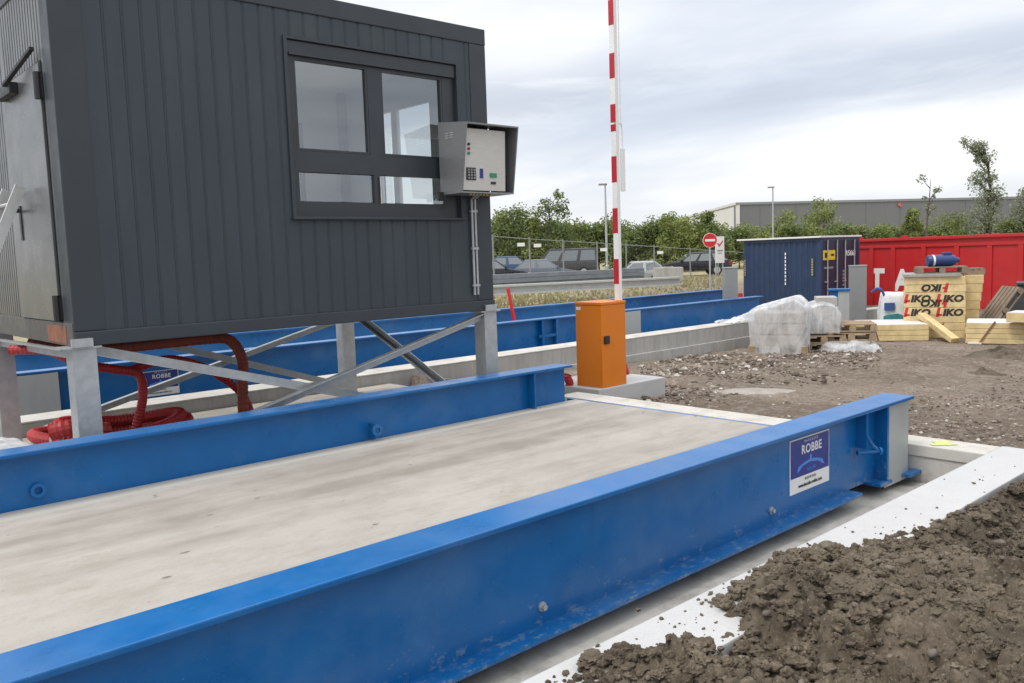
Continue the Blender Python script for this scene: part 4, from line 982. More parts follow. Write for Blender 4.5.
# ------------------------------------------------------------------ containers
def containers():
    # navy container
    x, y = at_depth(821, 29.0); z = gz(x, y); th = math.radians(34.7)
    L, W = 3.16, 2.44
    # local: origin = near corner, +x along the long side to the left, +y along the door end away
    t = thing('shipping_container', 'navy blue shipping container with a white roof sheet and yellow sticker', 'container', (x, y, z))
    ang = math.atan2(RH[1], RH[0])
    t.rotation_euler = (0, 0, ang+PI-math.radians(52) )
    H = z_at(821, 238, 29.0)-z
    # the long side is the plane y=0 (facing -y after mirroring), door end is the plane x=0
    S = -1   # local y of the far side
    def bx(b, x0, x1, y0, y1, z0, z1, bev=0): b.box(x0, x1, min(S*y0, S*y1), max(S*y0, S*y1), z0, z1, bev)
    b = MB()
    for xx in (0, L-.12):
        for yy in (0, W-.12): bx(b, xx, xx+.12, yy, yy+.12, .0, H, .01)
    for yy in (0, W-.1): bx(b, .12, L-.12, yy, yy+.1, .0, .14); bx(b, .12, L-.12, yy, yy+.1, H-.1, H)
    for xx in (0, L-.1): bx(b, xx, xx+.1, .12, W-.12, 0, .14); bx(b, xx, xx+.1, .12, W-.12, H-.1, H)
    b.build('frame', 'blue_cont', t, world=False)
    b = MB()
    def corr(f, u0, u1):
        us = []; p = .22; k = 0; u = u0
        while u < u1-.01:
            for du, dd in ((0, 0), (.07, 0), (.11, .035), (.18, .035)):
                if u+du < u1: us.append((u+du, dd))
            u += p
        us.append((u1, 0))
        lo = [b.bm.verts.new(f(a, d, .14)) for a, d in us]; hi = [b.bm.verts.new(f(a, d, H-.1)) for a, d in us]
        for i in range(len(us)-1): b.bm.faces.new((lo[i], lo[i+1], hi[i+1], hi[i]))
    corr(lambda a, d, q: (a, S*(.015+d), q), .12, L-.12); corr(lambda a, d, q: (a, S*(W-.015-d), q), .12, L-.12); corr(lambda a, d, q: (L-.015-d, S*a, q), .12, W-.12)
    b.build('side_panels', 'blue_cont', t, world=False)
    b = MB(); bx(b, -.05, L+.22, -.10, W+.05, H+.012, H+.07, .01); b.build('roof_sheet', 'letter_white', t, world=False)
    b = MB(); bx(b, .05, L-.05, .05, W-.05, H-.02, H+.01); b.build('roof', 'blue_cont', t, world=False)
    for (a0, a1) in ((.125, W/2-.004), (W/2+.004, W-.125)):
        b = MB(); bx(b, .01, .06, a0, a1, .145, H-.105, .006); dr = b.build('door', 'navy_end', t, world=False)
        for aa in (a0+.25, a1-.25):
            b = MB(); b.tube([(-.02, S*aa, .12), (-.02, S*aa, H-.08)], .022, 8); b.box(-.05, 0, S*aa-.02, S*aa+.16, .95, .99); b.build('lock_rod', 'galv', dr, world=False)
    # marks (stencilled ticks) and sticker: on the long side, seen from S side
    b = MB()
    for i in range(9): bx(b, L*.43, L*.43+.05, -.003, -.001, H-.55-i*.13, H-.46-i*.13)
    b.build('white_marking', 'letter_white', t, world=False)
    b = MB()
    for i in range(7): bx(b, .30, .36, -.003, -.001, H-.75-i*.085, H-.69-i*.085)
    for i in range(7): bx(b, L-.09, L-.05, -.003, -.001, H-.75-i*.085, H-.69-i*.085)
    b.build('yellow_marking', 'yellow_text', t, world=False)
    b = MB(); b.box(-.004, .009, S*.86, S*.13, H-.75, H-.42); st = b.build('sticker', 'yellow', t, world=False)
    b = MB(); b.box(-.006, -.0041, S*.36, S*.22, H-.68, H-.5); b.box(-.006, -.0041, S*.80, S*.6, H-.62, H-.55); b.build('sticker_mark', 'letter_black', st, world=False)
    lettering('door_lettering', 'R5661', .26, 'letter_white', face_mtx((-.004, S*1.85, H-.55), (0, S, 0)), t, .002, bold=.006)
    b = MB()
    for i in range(5): b.box(-.004, .009, S*1.35, S*1.5, H-1.2-i*.12, H-1.12-i*.12)
    b.box(-.004, .009, S*.75, S*.2, H-1.05, H-.98); b.build('door_marking', 'post_grey', t, world=False)
    # red open-top container
    dl, dr_ = 33.0, 27.5
    xl, yl = at_depth(845, dl); xr, yr = at_depth(1130, dr_-3.2)
    v = Vector((xr-xl, yr-yl, 0)); Lr = v.length; z = -1.35
    t = thing('skip_container', 'long red ribbed open container lettered in white behind the insulation stacks', 'container', (xl, yl, z)); t.rotation_euler = (0, 0, math.atan2(v.y, v.x))
    H = 1.26-z
    b = MB(); b.box(0, Lr, 0, .05, .12, H-.1); b.box(0, .05, .05, 2.4, .12, H-.1); b.box(0, Lr, 2.35, 2.4, .12, H-.1); b.box(Lr-.05, Lr, .05, 2.35, .12, H-.1); b.box(0, Lr, .05, 2.35, .1, .15); b.build('walls', 'red_cont', t, world=False)
    b = MB(); b.box(-.03, Lr+.03, -.09, .08, H-.11, H, .015); b.box(-.03, Lr+.03, 2.32, 2.46, H-.11, H, .015); b.box(0, Lr, -.05, 0, H-.36, H-.27, .01); b.box(-.03, .08, .08, 2.32, H-.11, H); b.build('top_rail', 'red_cont', t, world=False)
    b = MB(); b.box(0, Lr, -.08, .06, 0, .13, .01); b.build('bottom_rail', 'red_cont', t, world=False)
    # ribs where the photograph shows them, then on at the same pitch
    def s_of(px):
        d = ray(px, 260); # intersect with vertical plane through (xl,yl) along v
        nx, ny = -v.y, v.x; k = ((xl-0)*nx+(yl-0)*ny)/(d[0]*nx+d[1]*ny); return ((d[0]*k-xl)*v.x+(d[1]*k-yl)*v.y)/Lr
    ss = [s_of(p) for p in (872, 893.5, 924, 957, 990, 1021)]; pitch = ss[-1]-ss[-2]
    while ss[-1]+pitch < Lr: ss.append(ss[-1]+pitch)
    for q in ss:
        b = MB(); b.box(q-.09, q+.09, -.045, -.001, .131, H-.361, .012); b.build('rib', 'red_cont', t, world=False)
    for px, ch in ((877.5, 'T'), (902.5, 'A')):
        zc = H-(279.5-237)*(dl/F)*.97; zc = z_at(px, 279.5, 32.3)-z
        lettering('white_lettering', ch, 1.02, 'letter_white', face_mtx((s_of(px), -.004, zc), (1, 0, 0)), t, .003, bold=.05, sx=.92)
    for q in (.7, 2.6):
        b = MB(); b.box(q-.1, q+.1, -.05, .05, H, H+.07, .01); b.build('top_hook', 'red_cont', t, world=False)
containers()

# ------------------------------------------------------------------ beyond: verge, fence, cars, hall, trees
def grass():
    rnd = random.Random(2); V = []; Fc = []; T = []
    for i in range(9000):
        px = rnd.uniform(488, 735); dep = rnd.uniform(15, 44) if rnd.random() < .7 else rnd.uniform(40, 52); x, y = at_depth(px, dep)
        if y < 14.4: continue
        z = gz(x, y); h = rnd.uniform(.05, .16)*(1.5 if rnd.random() < .15 else 1); a = rnd.random()*6; w = .03+dep*.0007; k = len(V)
        V += [(x-math.cos(a)*w, y-math.sin(a)*w, z), (x+math.cos(a)*w, y+math.sin(a)*w, z), (x+rnd.uniform(-.08, .08), y+rnd.uniform(-.08, .08), z+h)]
        Fc.append((k, k+1, k+2)); T.append(rnd.random())
    tag(mesh_np('dry_grass', V, Fc, 'dry_grass', tint=T), 'dry yellow grass on the verge beyond the second weighbridge', 'grass', kind='stuff')
grass()

def steel_profiles():
    def line(px0, d0, py0, px1, d1, py1):
        x0, y0 = at_depth(px0, d0); x1, y1 = at_depth(px1, d1); return Vector((x0, y0, z_at(px0, py0, d0))), Vector((x1, y1, z_at(px1, py1, d1)))
    p, q = line(470, 24, 287.5, 679, 30, 277.5)
    b = MB(); b.bar(p, q, .3, .06); b.bar(p-Vector((0, 0, .12)), q-Vector((0, 0, .12)), .05, .2); b.bar(p-Vector((0, 0, .23)), q-Vector((0, 0, .23)), .3, .05)
    tag(b.build('steel_girder', 'pale_steel'), 'long pale galvanised girder lying on the dry grass', 'girder')
    for k, (z, o) in enumerate(((0, 0), (-.14, -.02), (-.28, .03))):
        p, q = line(478, 25.5, 277.5, 640, 31, 269.8); d = Vector((0, 0, z))
        w = Vector((o, o, 0))
        b = MB(); b.bar(p+d+w, q+d+w, .34, .128)
        tag(b.build('steel_beam', 'dull_steel'), ['uppermost', 'middle', 'lowest'][k]+' grey steel beam of the pile lying in front of the parked cars', 'beam', 'pile of grey steel beams')
    p, q = line(500, 23, 299, 700, 23, 291)
    for s_ in (.25, .75):
        a = p.lerp(q, s_); a.z = gz(a.x, a.y)
        b = MB(); b.box(a.x-.5, a.x+.5, a.y-.06, a.y+.06, a.z-.02, a.z+.1); tag(b.build('timber_bearer', 'wood'), ['short timber under the pale girder near the cabin', 'short timber under the right end of the pale girder'][s_ > .5], 'timber')
    x, y = at_depth(669, 44); z = gz(x, y); t = thing('concrete_block', 'pale concrete block standing in front of the black estate car', 'block', (x, y, z), math.atan2(RH[1], RH[0])); h = z_at(669, 267.5, 44)-z
    b = MB(); b.box(-.72, .72, 0, .8, 0, h, .02); b.build('block', 'wall_concrete', t, world=False)
    b = MB(); b.box(-.25, -.15, .28, .32, h, h+.06); b.box(.15, .25, .28, .32, h, h+.06); b.box(-.15, .15, .28, .32, h+.04, h+.06); b.build('lifting_eye', 'galv', t, world=False)
steel_profiles()

def make_car(name, label, px, depth, heading, L, H, W, paint, kind, group, zoff=0):
    """heading: +1 faces the viewer's right, -1 left; local +x is forward"""
    x, y = at_depth(px, depth); z = gz(x, y)+zoff
    base = math.atan2(RH[1], RH[0]); rz = base if heading > 0 else base+PI
    t = thing(name, label, 'van' if kind == 'van' else 'car', (x, y, z), rz, group)
    l2 = L/2; wb = L*.30; wr = .33
    def arch(cx):
        return [(cx+.40*math.cos(a), .30+.40*math.sin(a)) for a in [PI*.96-k*PI*.92/8 for k in range(9)]]
    belt = H*.60 if kind != 'van' else H*.52
    nose = H*.47 if kind != 'van' else H*.50
    prof = [(-l2+.05, .28), ]+arch(-wb)[::1]+arch(wb)+[(l2-.08, .26), (l2, .45), (l2-.05, nose-.06), (l2-.25, nose)]
    if kind == 'van': prof += [(l2*.62, belt), (-l2+.03, belt), (-l2, .6)]
    elif kind == 'hatch': prof += [(l2*.42, belt), (-l2+.12, belt+.02), (-l2, .62)]
    else: prof += [(l2*.40, belt), (-l2+.10, belt+.02), (-l2, .6)]
    b = MB(); b.prism([(u, -W/2, v) for u, v in prof], (0, W, 0), .035)
    body = b.build('body', paint, t, smooth=True, world=False, ang=35)
    # greenhouse
    if kind == 'van': A, B, Cc, D = l2*.66, l2*.36, -l2+.12, -l2+.05
    elif kind == 'hatch': A, B, Cc, D = l2*.42, l2*.05, -l2*.62, -l2+.14
    else: A, B, Cc, D = l2*.40, l2*.04, -l2*.70, -l2+.12
    wbm, wt = W*.48, W*.36
    b = MB(); z0, z1 = belt-.01, H-.0
    lo = [(A, -wbm), (D, -wbm), (D, wbm), (A, wbm)]; hi = [(B, -wt), (Cc, -wt), (Cc, wt), (B, wt)]
    vl = [b.bm.verts.new((u, v, z0)) for u, v in lo]; vh = [b.bm.verts.new((u, v, z1-.04)) for u, v in hi]
    vt = [b.bm.verts.new((u*.93+(B+Cc)/2*.07, v*.86, z1)) for u, v in hi]
    for i in range(4):
        j = (i+1) % 4; b.bm.faces.new((vl[i], vl[j], vh[j], vh[i])); b.bm.faces.new((vh[i], vh[j], vt[j], vt[i]))
    b.bm.faces.new(vt); b.build('roof', paint, t, smooth=True, world=False, ang=30)
    def P(k0, k1, f): # point on the side, f in 0..1 up, k along
        return
    for s in (-1, 1):
        n = 3 if kind != 'hatch' else 2
        for i in range(n):
            f0, f1 = (i+.10)/n, (i+.92)/n
            if i == 0: f0 = .12/n
            def pt(f, g):
                xl_, xh_ = A+(D-A)*f, B+(Cc-B)*f; ff = .10+.78*g
                return Vector((xl_+(xh_-xl_)*ff, s*(wbm+(wt-wbm)*ff+.006), z0+(z1-.04-z0)*ff))
            b = MB(); b.prism([pt(f0, 0), pt(f1, 0), pt(f1, 1), pt(f0, 1)], (0, s*.006, 0)); b.build('side_window', 'car_glass', t, world=False)
    for nm, xa, xb, sg in (('windscreen', A, B, 1), ('rear_window', D, Cc, -1)):
        def pt(f, g): ff = .10+.80*g; ww = (wbm+(wt-wbm)*ff)*.86; return Vector((xa+(xb-xa)*ff+sg*.006, ww*f, z0+(z1-.04-z0)*ff))
        b = MB(); b.prism([pt(-1, 0), pt(1, 0), pt(1, 1), pt(-1, 1)], (sg*.008, 0, .004)); b.build(nm, 'car_glass', t, world=False)
    for sx in (-wb, wb):
        for s in (-1, 1):
            b = MB(); b.tube([(sx, s*(W/2-.20), .33), (sx, s*(W/2-.17), .33), (sx, s*(W/2-.02), .33), (sx, s*(W/2-.0), .33)], [.27, wr, wr, .28], 20); wh = b.build('wheel', 'tyre', t, world=False)
            b = MB(); b.tube([(sx, s*(W/2-.002), .33), (sx, s*(W/2+.008), .33)], .21, 16); b.build('rim', 'galv', wh, world=False)
    for s in (-1, 1):
        b = MB(); b.box(l2-.2, l2-.01, s*W*.40-.16, s*W*.40+.16, nose-.20, nose-.07, .02); b.build('headlight', 'lamp_clear', t, world=False)
        b = MB(); b.box(-l2-.012, -l2+.2, s*W*.42-.1, s*W*.42+.155, .62, belt-.02, .015); b.build('tail_light', 'lamp_red', t, world=False)
        b = MB(); b.box(A-.25, A-.1, s*(W/2+.02)-.02*(s < 0)-.0, s*(W/2+.02)+.12*s if s > 0 else s*(W/2+.02)-.0, belt+.02, belt+.16, .015) if s > 0 else b.box(A-.25, A-.1, -W/2-.14, -W/2-.02, belt+.02, belt+.16, .015); b.build('mirror', paint, t, world=False)
    b = MB(); b.box(-l2-.016, -l2-.002, -.26, .26, .66, .78); b.build('number_plate', 'letter_white', t, world=False)
    if kind == 'estate':
        for s in (-1, 1): b = MB(); b.bar((B-.1, s*wt*.93, H+.02), (Cc+.1, s*wt*.93, H+.02), .03, .03); b.build('roof_rail', 'black', t, world=False)
    return t
def cars():
    g = 'cars parked along the fence'
    make_car('parked_car', 'black estate car parked behind the no-entry sign', 691, 54, -1, 4.7, 1.46, 1.8, 'car_black', 'estate', g)
    make_car('parked_van', 'dark grey van parked behind the grey hatchback', 561, 60, -1, 4.9, 1.95, 1.95, 'car_dark', 'van', g, .05)
    make_car('parked_car', 'grey hatchback in front of the dark van', 545, 54, 1, 4.25, 1.45, 1.78, 'car_grey', 'hatch', g, -.1)
    make_car('parked_car', 'blue car behind and left of the grey hatchback', 515, 60, 1, 4.2, 1.5, 1.75, 'car_blue', 'hatch', g, .1)
    make_car('parked_car', 'dark car cut off by the cabin corner', 494, 52, 1, 4.1, 1.42, 1.75, 'car_black', 'hatch', g, 0)
    make_car('parked_car', 'silver car half hidden behind the concrete block', 633, 50, -1, 3.9, 1.42, 1.7, 'car_silver', 'hatch', g, -.35)
cars()

def fence_and_signs():
    f = thing('mesh_fence', 'grey wire mesh fence running along the car park', 'fence', (*at_depth(600, 44), -.6))
    pts = []
    for px, dep, top in ((455, 36, 231), (493, 38, 236.2), (529.5, 40, 239), (563, 42, 241), (597, 44, 243), (626, 46, 245), (654, 48, 246.6), (690, 50, 249), (718, 52, 251), (745, 54, 252.6)):
        x, y = at_depth(px, dep); pts.append((Vector((x, y, gz(x, y)-.05)), Vector((x, y, z_at(px, top, dep)))))
    for a, c in pts:
        b = MB(); b.tube([a, c+Vector((0, 0, .08))], .036, 8); b.build('post', 'post_grey', f)
    b = MB(); 
    for (a, c), (d, e) in zip(pts, pts[1:]): b.tube([c, e], .02, 6)
    b.build('top_rail', 'post_grey', f)
    b = MB()
    for (a, c), (d, e) in zip(pts, pts[1:]):
        n = 16
        for k in range(n):
            t = (k+.5)/n; b.tube([a.lerp(d, t), c.lerp(e, t)], .0008, 3, caps=False)
        for k in range(1, 9): b.tube([a.lerp(c, k/9), d.lerp(e, k/9)], .0008, 3, caps=False)
    b.build('wire_mesh', 'galv', f)
    for px, py, dep in ((521, 244.6, 39), (537.5, 245.5, 40), (603.5, 249.6, 44), (660, 252.5, 47.5)):
        x, y = at_depth(px, dep-.1); z = z_at(px, py, dep); b = MB(); d = Vector(RH)*.17
        p = Vector((x, y, z)); b.bar(p-d, p+d, .02, .16, (0, 0, 1)); b.build('sign_plate', 'letter_white', f)
    # no-entry sign
    x, y = at_depth(710, 28); z = gz(x, y); t = thing('road_sign', 'round red no-entry sign with white bar on a grey post', 'sign', (x, y, z), math.atan2(RH[1], RH[0])); s = 28/F
    zc = z_at(709.5, 240.3, 28)-z; r = 7.2*s
    b = MB(); b.tube([(.0, .03, 0), (0, .03, zc+r*.8)], .03, 10); b.build('post', 'galv', t, world=False)
    b = MB(); b.tube([(0, 0, zc), (0, -.012, zc)], r, 32); pl = b.build('disc', 'letter_white', t, world=False)
    b = MB(); b.tube([(0, -.0125, zc), (0, -.016, zc)], r*.94, 32); b.build('red_face', 'sign_red', pl, world=False)
    b = MB(); b.box(-r*.68, r*.68, -.020, -.0165, zc-r*.16, zc+r*.16); b.build('white_bar', 'letter_white', pl, world=False)
    # white notice panel with red tick
    dep = 31; x, y = at_depth(720, dep); z = gz(x, y); t = thing('notice_board', 'white upright notice panel with a red tick mark', 'sign', (x, y, z), math.atan2(RH[1], RH[0])+.25); s = dep/F
    z0, z1 = z_at(720, 263, dep)-z, z_at(720, 236.5, dep)-z; w = 9.5*s
    b = MB(); b.box(-w/2, w/2, 0, .04, z0, z1, .006); pn = b.build('panel', 'letter_white', t, world=False)
    for sx in (-1, 1): b = MB(); b.tube([(sx*w*.4, .06, 0), (sx*w*.4, .06, z1-.1)], .025, 8); b.build('post', 'galv', t, world=False)
    b = MB(); c = z1-.27
    b.prism([(-.12, -.003, c+.02), (-.07, -.003, c+.05), (-.03, -.003, c-.02), (.12, -.003, c+.14), (.12, -.003, c+.08), (-.03, -.003, c-.10)], (0, -.002, 0)); b.build('red_tick', 'sign_red', pn, world=False)
    b = MB(); b.box(-w*.32, w*.32, -.003, -.001, z0+.42, z0+.47); b.box(-w*.25, w*.25, -.003, -.001, z0+.34, z0+.37); b.build('text_lines', 'post_grey', pn, world=False)
    # lamp posts
    for (px, pt, dep, lab) in ((606.5, 184, 47, 'tall grey street lamp just left of the barrier boom'), (773, 187, 62, 'tall grey street lamp rising above the navy container')):
        x, y = at_depth(px, dep); z = gz(x, y); h = z_at(px, pt, dep)-z; t = thing('street_lamp', lab, 'street lamp', (x, y, z), math.atan2(RH[1], RH[0]), 'street lamps of the car park')
        b = MB(); b.tube([(0, 0, 0), (0, 0, .9), (0, 0, .95), (0, 0, h-.05)], [.09, .09, .07, .045], 10); b.build('pole', 'galv', t, world=False)
        b = MB(); b.box(-.36, .1, -.12, .12, h-.06, h+.03, .02); b.build('lamp_head', 'post_grey', t, world=False)
fence_and_signs()

def hall():
    d0 = 130; x0, y0 = at_depth(736, d0); zb = -1.5; zt = z_at(736, 202.5, d0)
    xr, yr = at_depth(1150, 146); xl, yl = at_depth(672, 196)
    t = thing('warehouse', 'long grey flat-roofed warehouse with a white end beyond the trees', 'building', (x0, y0, zb))
    v = Vector((xr-x0, yr-y0, 0)); n = Vector((-v.y, v.x, 0)).normalized(); u = Vector((xl-x0, yl-y0, 0))
    def slab(p, q, th, za, zb_, nm, mat):
        d = (q-p).normalized(); nn = Vector((-d.y, d.x, 0))*th; b = MB(); b.prism([Vector((p.x, p.y, za)), Vector((q.x, q.y, za)), Vector((q.x, q.y, zb_)), Vector((p.x, p.y, zb_))], nn); return b.build(nm, mat, t)
    A = Vector((x0, y0, 0)); 
    slab(A, A+v, .6, zb, zt-.35, 'front_wall', 'hall_grey'); slab(A, A+u, -.6, zb, zt-.35, 'end_wall', 'hall_white')
    slab(A+v, A+v+u, .6, zb, zt-.35, 'rear_wall', 'hall_grey')
    b = MB(); b.prism([(p.x, p.y, zt-.5) for p in (A+n*.3, A+v+n*.3, A+v+u, A+u)], (0, 0, .1)); b.build('flat_roof', 'hall_grey', t)
    slab(A-n*.12, A+v-n*.12, .3, zt-.36, zt, 'parapet', 'post_grey')
    slab(A-v.normalized()*.1, A+u-v.normalized()*.1, -.3, zt-.36, zt+.02, 'parapet', 'hall_white')
    m = v.normalized(); k = 4.0
    while k < v.length:
        p = A+m*k-n*.03; b = MB(); b.bar(Vector((p.x, p.y, zb)), Vector((p.x, p.y, zt-.4)), .08, .03, tuple(n)); b.build('joint_strip', 'hall_joint', t); k += 6
    p = A+v*.365-n*.2; b = MB(); dd = v.normalized(); zz = zt-1.6
    q = [(-.5, 0), (.4, -.3), (.9, .5), (.3, .9), (.5, 1.4), (-.4, 1.1), (-.9, .6)]
    b.prism([Vector((p.x, p.y, zz))+dd*a*.42+Vector((0, 0, c*.42+.5)) for a, c in q], n*.05); b.build('red_emblem', 'pale_red', t)
hall()

def leaf_cloud(name, pts, size, mat, parent, tints, seed=1):
    """many small folded leaf faces at the given points (local coordinates)"""
    rnd = random.Random(seed); V = []; Fc = []; T = []
    for (p, tn) in zip(pts, tints):
        a = rnd.random()*2*PI; e = rnd.uniform(-.9, .9); d = Vector((math.cos(a)*math.cos(e), math.sin(a)*math.cos(e), math.sin(e)))
        s = size*rnd.uniform(.6, 1.35); q = d.cross(Vector((rnd.uniform(-1, 1), rnd.uniform(-1, 1), rnd.uniform(-1, 1)))).normalized()
        k = len(V); p = Vector(p); V += [p-d*s*.5, p+q*s*.28, p+d*s*.5, p-q*s*.28]; Fc.append((k, k+1, k+2, k+3)); T.append(min(1, max(0, tn+rnd.uniform(-.2, .2))))
    return mesh_np(name, V, Fc, mat, parent, tint=T)
def make_tree(name, label, cat, x, y, h, w, style, mat, seed, group=None, leaf=.22, dens=1.0):
    rnd = random.Random(seed); z = gz(x, y); t = thing(name, label, cat, (x, y, z), 0, group)
    b = MB(); pts = []; tn = []
    def limb(p, q, r0, r1): b.tube([p, (p+q)/2+Vector((rnd.uniform(-.05, .05)*h*.3, rnd.uniform(-.05, .05)*h*.3, 0)), q], [r0, (r0+r1)/2, r1], 6)
    bend = Vector((0, 0, 0))
    if style == 'bent': bend = Vector(RH)*(-.115*h)
    def axis(f): return Vector((0, 0, h*f))+bend*max(0, f-.35)**2/.42+Vector(RH)*(.02*h*math.sin(f*5+seed))
    tr = [axis(f) for f in (0, .2, .4, .6, .8, .97)]; r = h*.014
    b.tube(tr, [r*1.3, r, r*.8, r*.6, r*.4, r*.15], 7)
    n_cl = int({'bush': 17, 'tree': 26, 'poplar': 26, 'bent': 85, 'sapling': 8}[style])
    for i in range(n_cl):
        if style == 'bush':
            f = rnd.uniform(.08, 1)**.8; rad = w*.5*math.sqrt(max(.06, 1-(f-.35)**2/.5))*rnd.uniform(.3, 1); cs = w*.2*rnd.uniform(.6, 1.25)
        elif style == 'tree':
            f = rnd.uniform(.16, 1); rad = w*.5*(1-f*.82)**.7*rnd.uniform(.25, 1); cs = w*.17*rnd.uniform(.55, 1.2)*(1.1-.5*f)
        elif style == 'poplar':
            f = rnd.uniform(.15, 1); rad = w*.5*(1-f*.75)*rnd.uniform(.2, 1); cs = w*.26*rnd.uniform(.6, 1.1)*(1.05-.5*f)
        elif style == 'bent':
            f = rnd.uniform(.08, 1); rad = w*.5*(1.0-f*.62)*rnd.uniform(.1, 1); cs = w*.21*rnd.uniform(.5, 1.1)*(1.1-.5*f)
        else:
            f = rnd.uniform(.62, 1.0); rad = w*.5*rnd.uniform(.1, 1); cs = w*.2*rnd.uniform(.5, 1.1)
        a = rnd.random()*2*PI; base = axis(max(.05, f-.12)); c = axis(f)+Vector((math.cos(a)*rad, math.sin(a)*rad, 0))
        if style == 'bent': c += Vector(RH)*(-.22*w*rnd.random())
        if c.z > h*.99: c.z = h*.97
        limb(base, c, r*.45, r*.12)
        clump_t = rnd.uniform(.2, .8); m = int(dens*{'bush': 120, 'tree': 95, 'poplar': 80, 'bent': 42, 'sapling': 34}[style]*rnd.uniform(.6, 1.3))
        for _ in range(m):
            d = Vector((rnd.gauss(0, 1), rnd.gauss(0, 1), rnd.gauss(0, .75))); d = d.normalized()*(rnd.random()**.45)*1.25
            p = c+Vector((d.x*cs, d.y*cs, d.z*cs*1.05))
            if p.z > .05: pts.append(p); tn.append(clump_t)
    b.build('trunk', 'bark', t, smooth=True, world=False)
    leaf_cloud('crown', pts, leaf, mat, t, tn, seed)
    return t
def trees():
    rnd = random.Random(4)
    # specific trees: px of trunk, px row of top, depth
    spec = [('broad pointed green tree just right of the cabin corner', 513, 206, 66, 5.2, 'tree', 'leaf_dark'),
            ('tallest green tree behind the parked van', 551, 194, 66, 5.0, 'tree', 'leaf_dark'),
            ('slim young tree between the two pointed trees', 532, 219, 65, 2.2, 'poplar', 'leaf'),
            ('bushy tree with spiky tips left of the white warehouse end', 672, 217, 64, 4.2, 'tree', 'leaf'),
            ('leafy tree with spiky tips before the white warehouse end', 694, 214, 65, 4.0, 'tree', 'leaf'),
            ('narrow leafy tree right behind the no-entry sign', 712, 214, 66, 3.0, 'poplar', 'leaf_dark'),
            ('rounded green tree in front of the grey warehouse right of the lamp', 790, 215, 78, 4.0, 'bush', 'leaf'),
            ('largest leafy tree before the warehouse above the container', 825, 201, 76, 5.2, 'tree', 'leaf'),
            ('bare stemmed sapling with a tuft on top', 928, 177, 70, 1.6, 'sapling', 'leaf_grey'),
            ('tall wind-bent poplar leaning left above the red container', 990, 139, 72, 4.0, 'bent', 'leaf_grey'),
            ('grey green tree at the right edge behind the red container', 1024, 190, 74, 4.5, 'poplar', 'leaf_grey'),
            ('small pointed tree left of the sapling', 912, 209, 72, 2.6, 'tree', 'leaf'),
            ('low leafy tree right of the sapling', 945, 213, 74, 4.2, 'bush', 'leaf')]
    for i, (lab, px, top, dep, w, st, mt) in enumerate(spec):
        x, y = at_depth(px, dep); h = z_at(px, top, dep)-gz(x, y); make_tree('tree', lab, 'tree', x, y, h, w, st, mt, 20+i, dens=1.35 if st != 'sapling' else 1)
    # hedge: four bush shapes, then copies
    g = 'bushes of the green hedge behind the fence'; lab = 'dense green bush in the long hedge behind the car park and containers'
    protos = []
    places = [(p, interp(p, [470, 500, 560, 600, 640, 700, 740, 760, 800, 850, 900, 960, 1024], [226, 224, 226, 226, 226, 224, 226, 232, 229, 230, 231, 229, 226])) for p in range(476, 1040, 9)]
    for i, (px, top) in enumerate(places):
        dep = 70+rnd.uniform(-2.5, 3)+(6 if px > 740 else 0); x, y = at_depth(px+rnd.uniform(-3, 3), dep); z = gz(x, y); h = z_at(px, top+rnd.uniform(-4, 3.5), dep)-z
        if i < 4:
            o = make_tree('hedge_bush', lab, 'bush', x, y, 3.6, 2.9, 'bush', 'leaf' if i % 2 else 'leaf_dark', 60+i, g, .24, 1.25); protos.append(o); o.scale = (1, 1, h/3.6)
        else:
            o = copy_tree(protos[rnd.randrange(4)]); o.location = (x, y, z); o.rotation_euler = (0, 0, rnd.random()*6); k = rnd.uniform(.85, 1.15); o.scale = (k, k, h/3.6)
trees()

# ------------------------------------------------------------------ sky, sun, camera
SUN_EL, SUN_AZ = math.radians(58), math.radians(176)     # azimuth of the direction towards the sun, measured from +x
w = bpy.data.worlds.new('World'); sc.world = w; w.use_nodes = True; nt = w.node_tree
bg = nt.nodes['Background']; sky = N(nt, 'ShaderNodeTexSky', sky_type='NISHITA'); sky.sun_disc = False
sky.sun_elevation = SUN_EL; sky.sun_rotation = PI/2-SUN_AZ; sky.air_density = 1; sky.dust_density = 2.5
tc = N(nt, 'ShaderNodeTexCoord')
sep = N(nt, 'ShaderNodeSeparateXYZ'); nt.links.new(tc.outputs['Generated'], sep.inputs[0])
# project the cloud layer on a plane overhead so that bands flatten towards the horizon
zc = math_n(nt, 'ADD', math_n(nt, 'MAXIMUM', sep.outputs[2], 0), .16)
cx = math_n(nt, 'DIVIDE', sep.outputs[0], zc); cy = math_n(nt, 'DIVIDE', sep.outputs[1], zc)
cmb = N(nt, 'ShaderNodeCombineXYZ'); nt.links.new(cx, cmb.inputs[0]); nt.links.new(cy, cmb.inputs[1])
mp = N(nt, 'ShaderNodeMapping'); mp.inputs['Rotation'].default_value = (0, 0, math.radians(42)); mp.inputs['Scale'].default_value = (1.1, .62, 1); mp.inputs['Location'].default_value = (.3, .75, 0)
nt.links.new(cmb.outputs[0], mp.inputs[0])
c1 = noise_n(nt, mp.outputs[0], .9, 6, .5, .25)
cloud = ramp(nt, c1, [(.34, (9.9, 9.9, 9.95)), (.45, (9.0, 9.15, 9.4)), (.56, (7.2, 7.65, 8.4)), (.70, (5.9, 6.5, 7.5))])
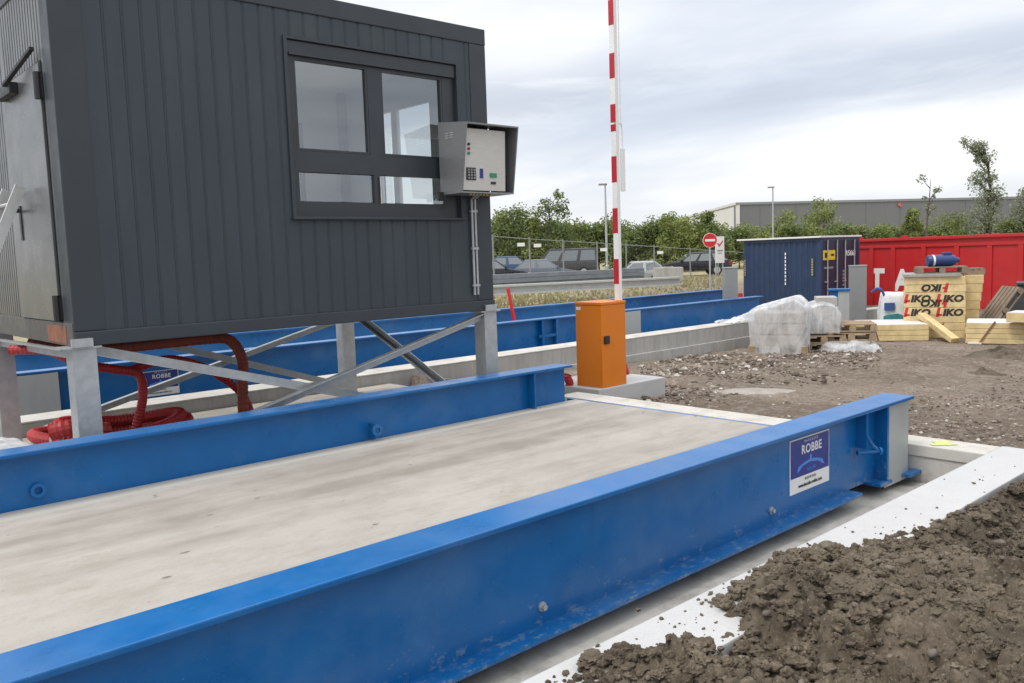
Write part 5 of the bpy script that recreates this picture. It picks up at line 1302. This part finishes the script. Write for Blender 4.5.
# a brighter band low over the horizon
hz = N(nt, 'ShaderNodeMapRange'); nt.links.new(sep.outputs[2], hz.inputs[0]); hz.inputs[1].default_value = .0; hz.inputs[2].default_value = .14; hz.inputs[3].default_value = .7; hz.inputs[4].default_value = 0
cloud = mixc(nt, hz.outputs[0], cloud, (8.9, 8.9, 8.95))
el = math_n(nt, 'SUBTRACT', sep.outputs[2], .172); el = math_n(nt, 'DIVIDE', el, .034); el = math_n(nt, 'POWER', 2.718, math_n(nt, 'MULTIPLY', math_n(nt, 'MULTIPLY', el, el), -1.0))
mb = N(nt, 'ShaderNodeMapping'); mb.inputs['Scale'].default_value = (2.2, 2.2, 13); nt.links.new(tc.outputs['Generated'], mb.inputs[0])
bn = ramp(nt, noise_n(nt, mb.outputs[0], 1.6, 8, .6, .5), [(.38, (0, 0, 0)), (.60, (.85,)*3)])
cloud = mixc(nt, math_n(nt, 'MULTIPLY', el, bn), cloud, (5.3, 5.8, 6.7))
zen = N(nt, 'ShaderNodeMapRange'); nt.links.new(sep.outputs[2], zen.inputs[0]); zen.inputs[1].default_value = .38; zen.inputs[2].default_value = .9; zen.inputs[3].default_value = 0; zen.inputs[4].default_value = 1
cloud = mixc(nt, zen.outputs[0], cloud, (16.5, 16.7, 17.))
col = mixc(nt, .88, sky.outputs[0], cloud); nt.links.new(col, bg.inputs[0]); bg.inputs[1].default_value = .1
sl = bpy.data.lights.new('Sun', 'SUN'); sl.energy = 1.5; sl.angle = math.radians(18); sl.color = (1, .96, .9)
so = bpy.data.objects.new('Sun', sl); COL.objects.link(so)
sd = Vector((math.cos(SUN_AZ)*math.cos(SUN_EL), math.sin(SUN_AZ)*math.cos(SUN_EL), math.sin(SUN_EL))); so.rotation_euler = (-sd).to_track_quat('-Z', 'Y').to_euler(); so.location = sd*60
cd = bpy.data.cameras.new('Camera'); cam = bpy.data.objects.new('Camera', cd); COL.objects.link(cam); sc.camera = cam
cd.sensor_width = 36; cd.lens = F/1024*36; cd.clip_start = .05; cd.clip_end = 4000
m = Matrix.Identity(4)
for i, v in enumerate((R@np.array([1, 0, 0]), R@np.array([0, -1, 0]), R@np.array([0, 0, -1]))):
    for k in range(3): m[k][i] = v[k]
m.translation = Vector(CAM); cam.matrix_world = m
vs = sc.view_settings; vs.view_transform = 'Standard'; vs.look = 'None'; vs.exposure = .28; vs.gamma = 1; vs.use_curve_mapping = False
sc.cycles.use_denoising = True; sc.cycles.max_bounces = 8; sc.cycles.transparent_max_bounces = 16
sc.render.resolution_x = 1024; sc.render.resolution_y = 683
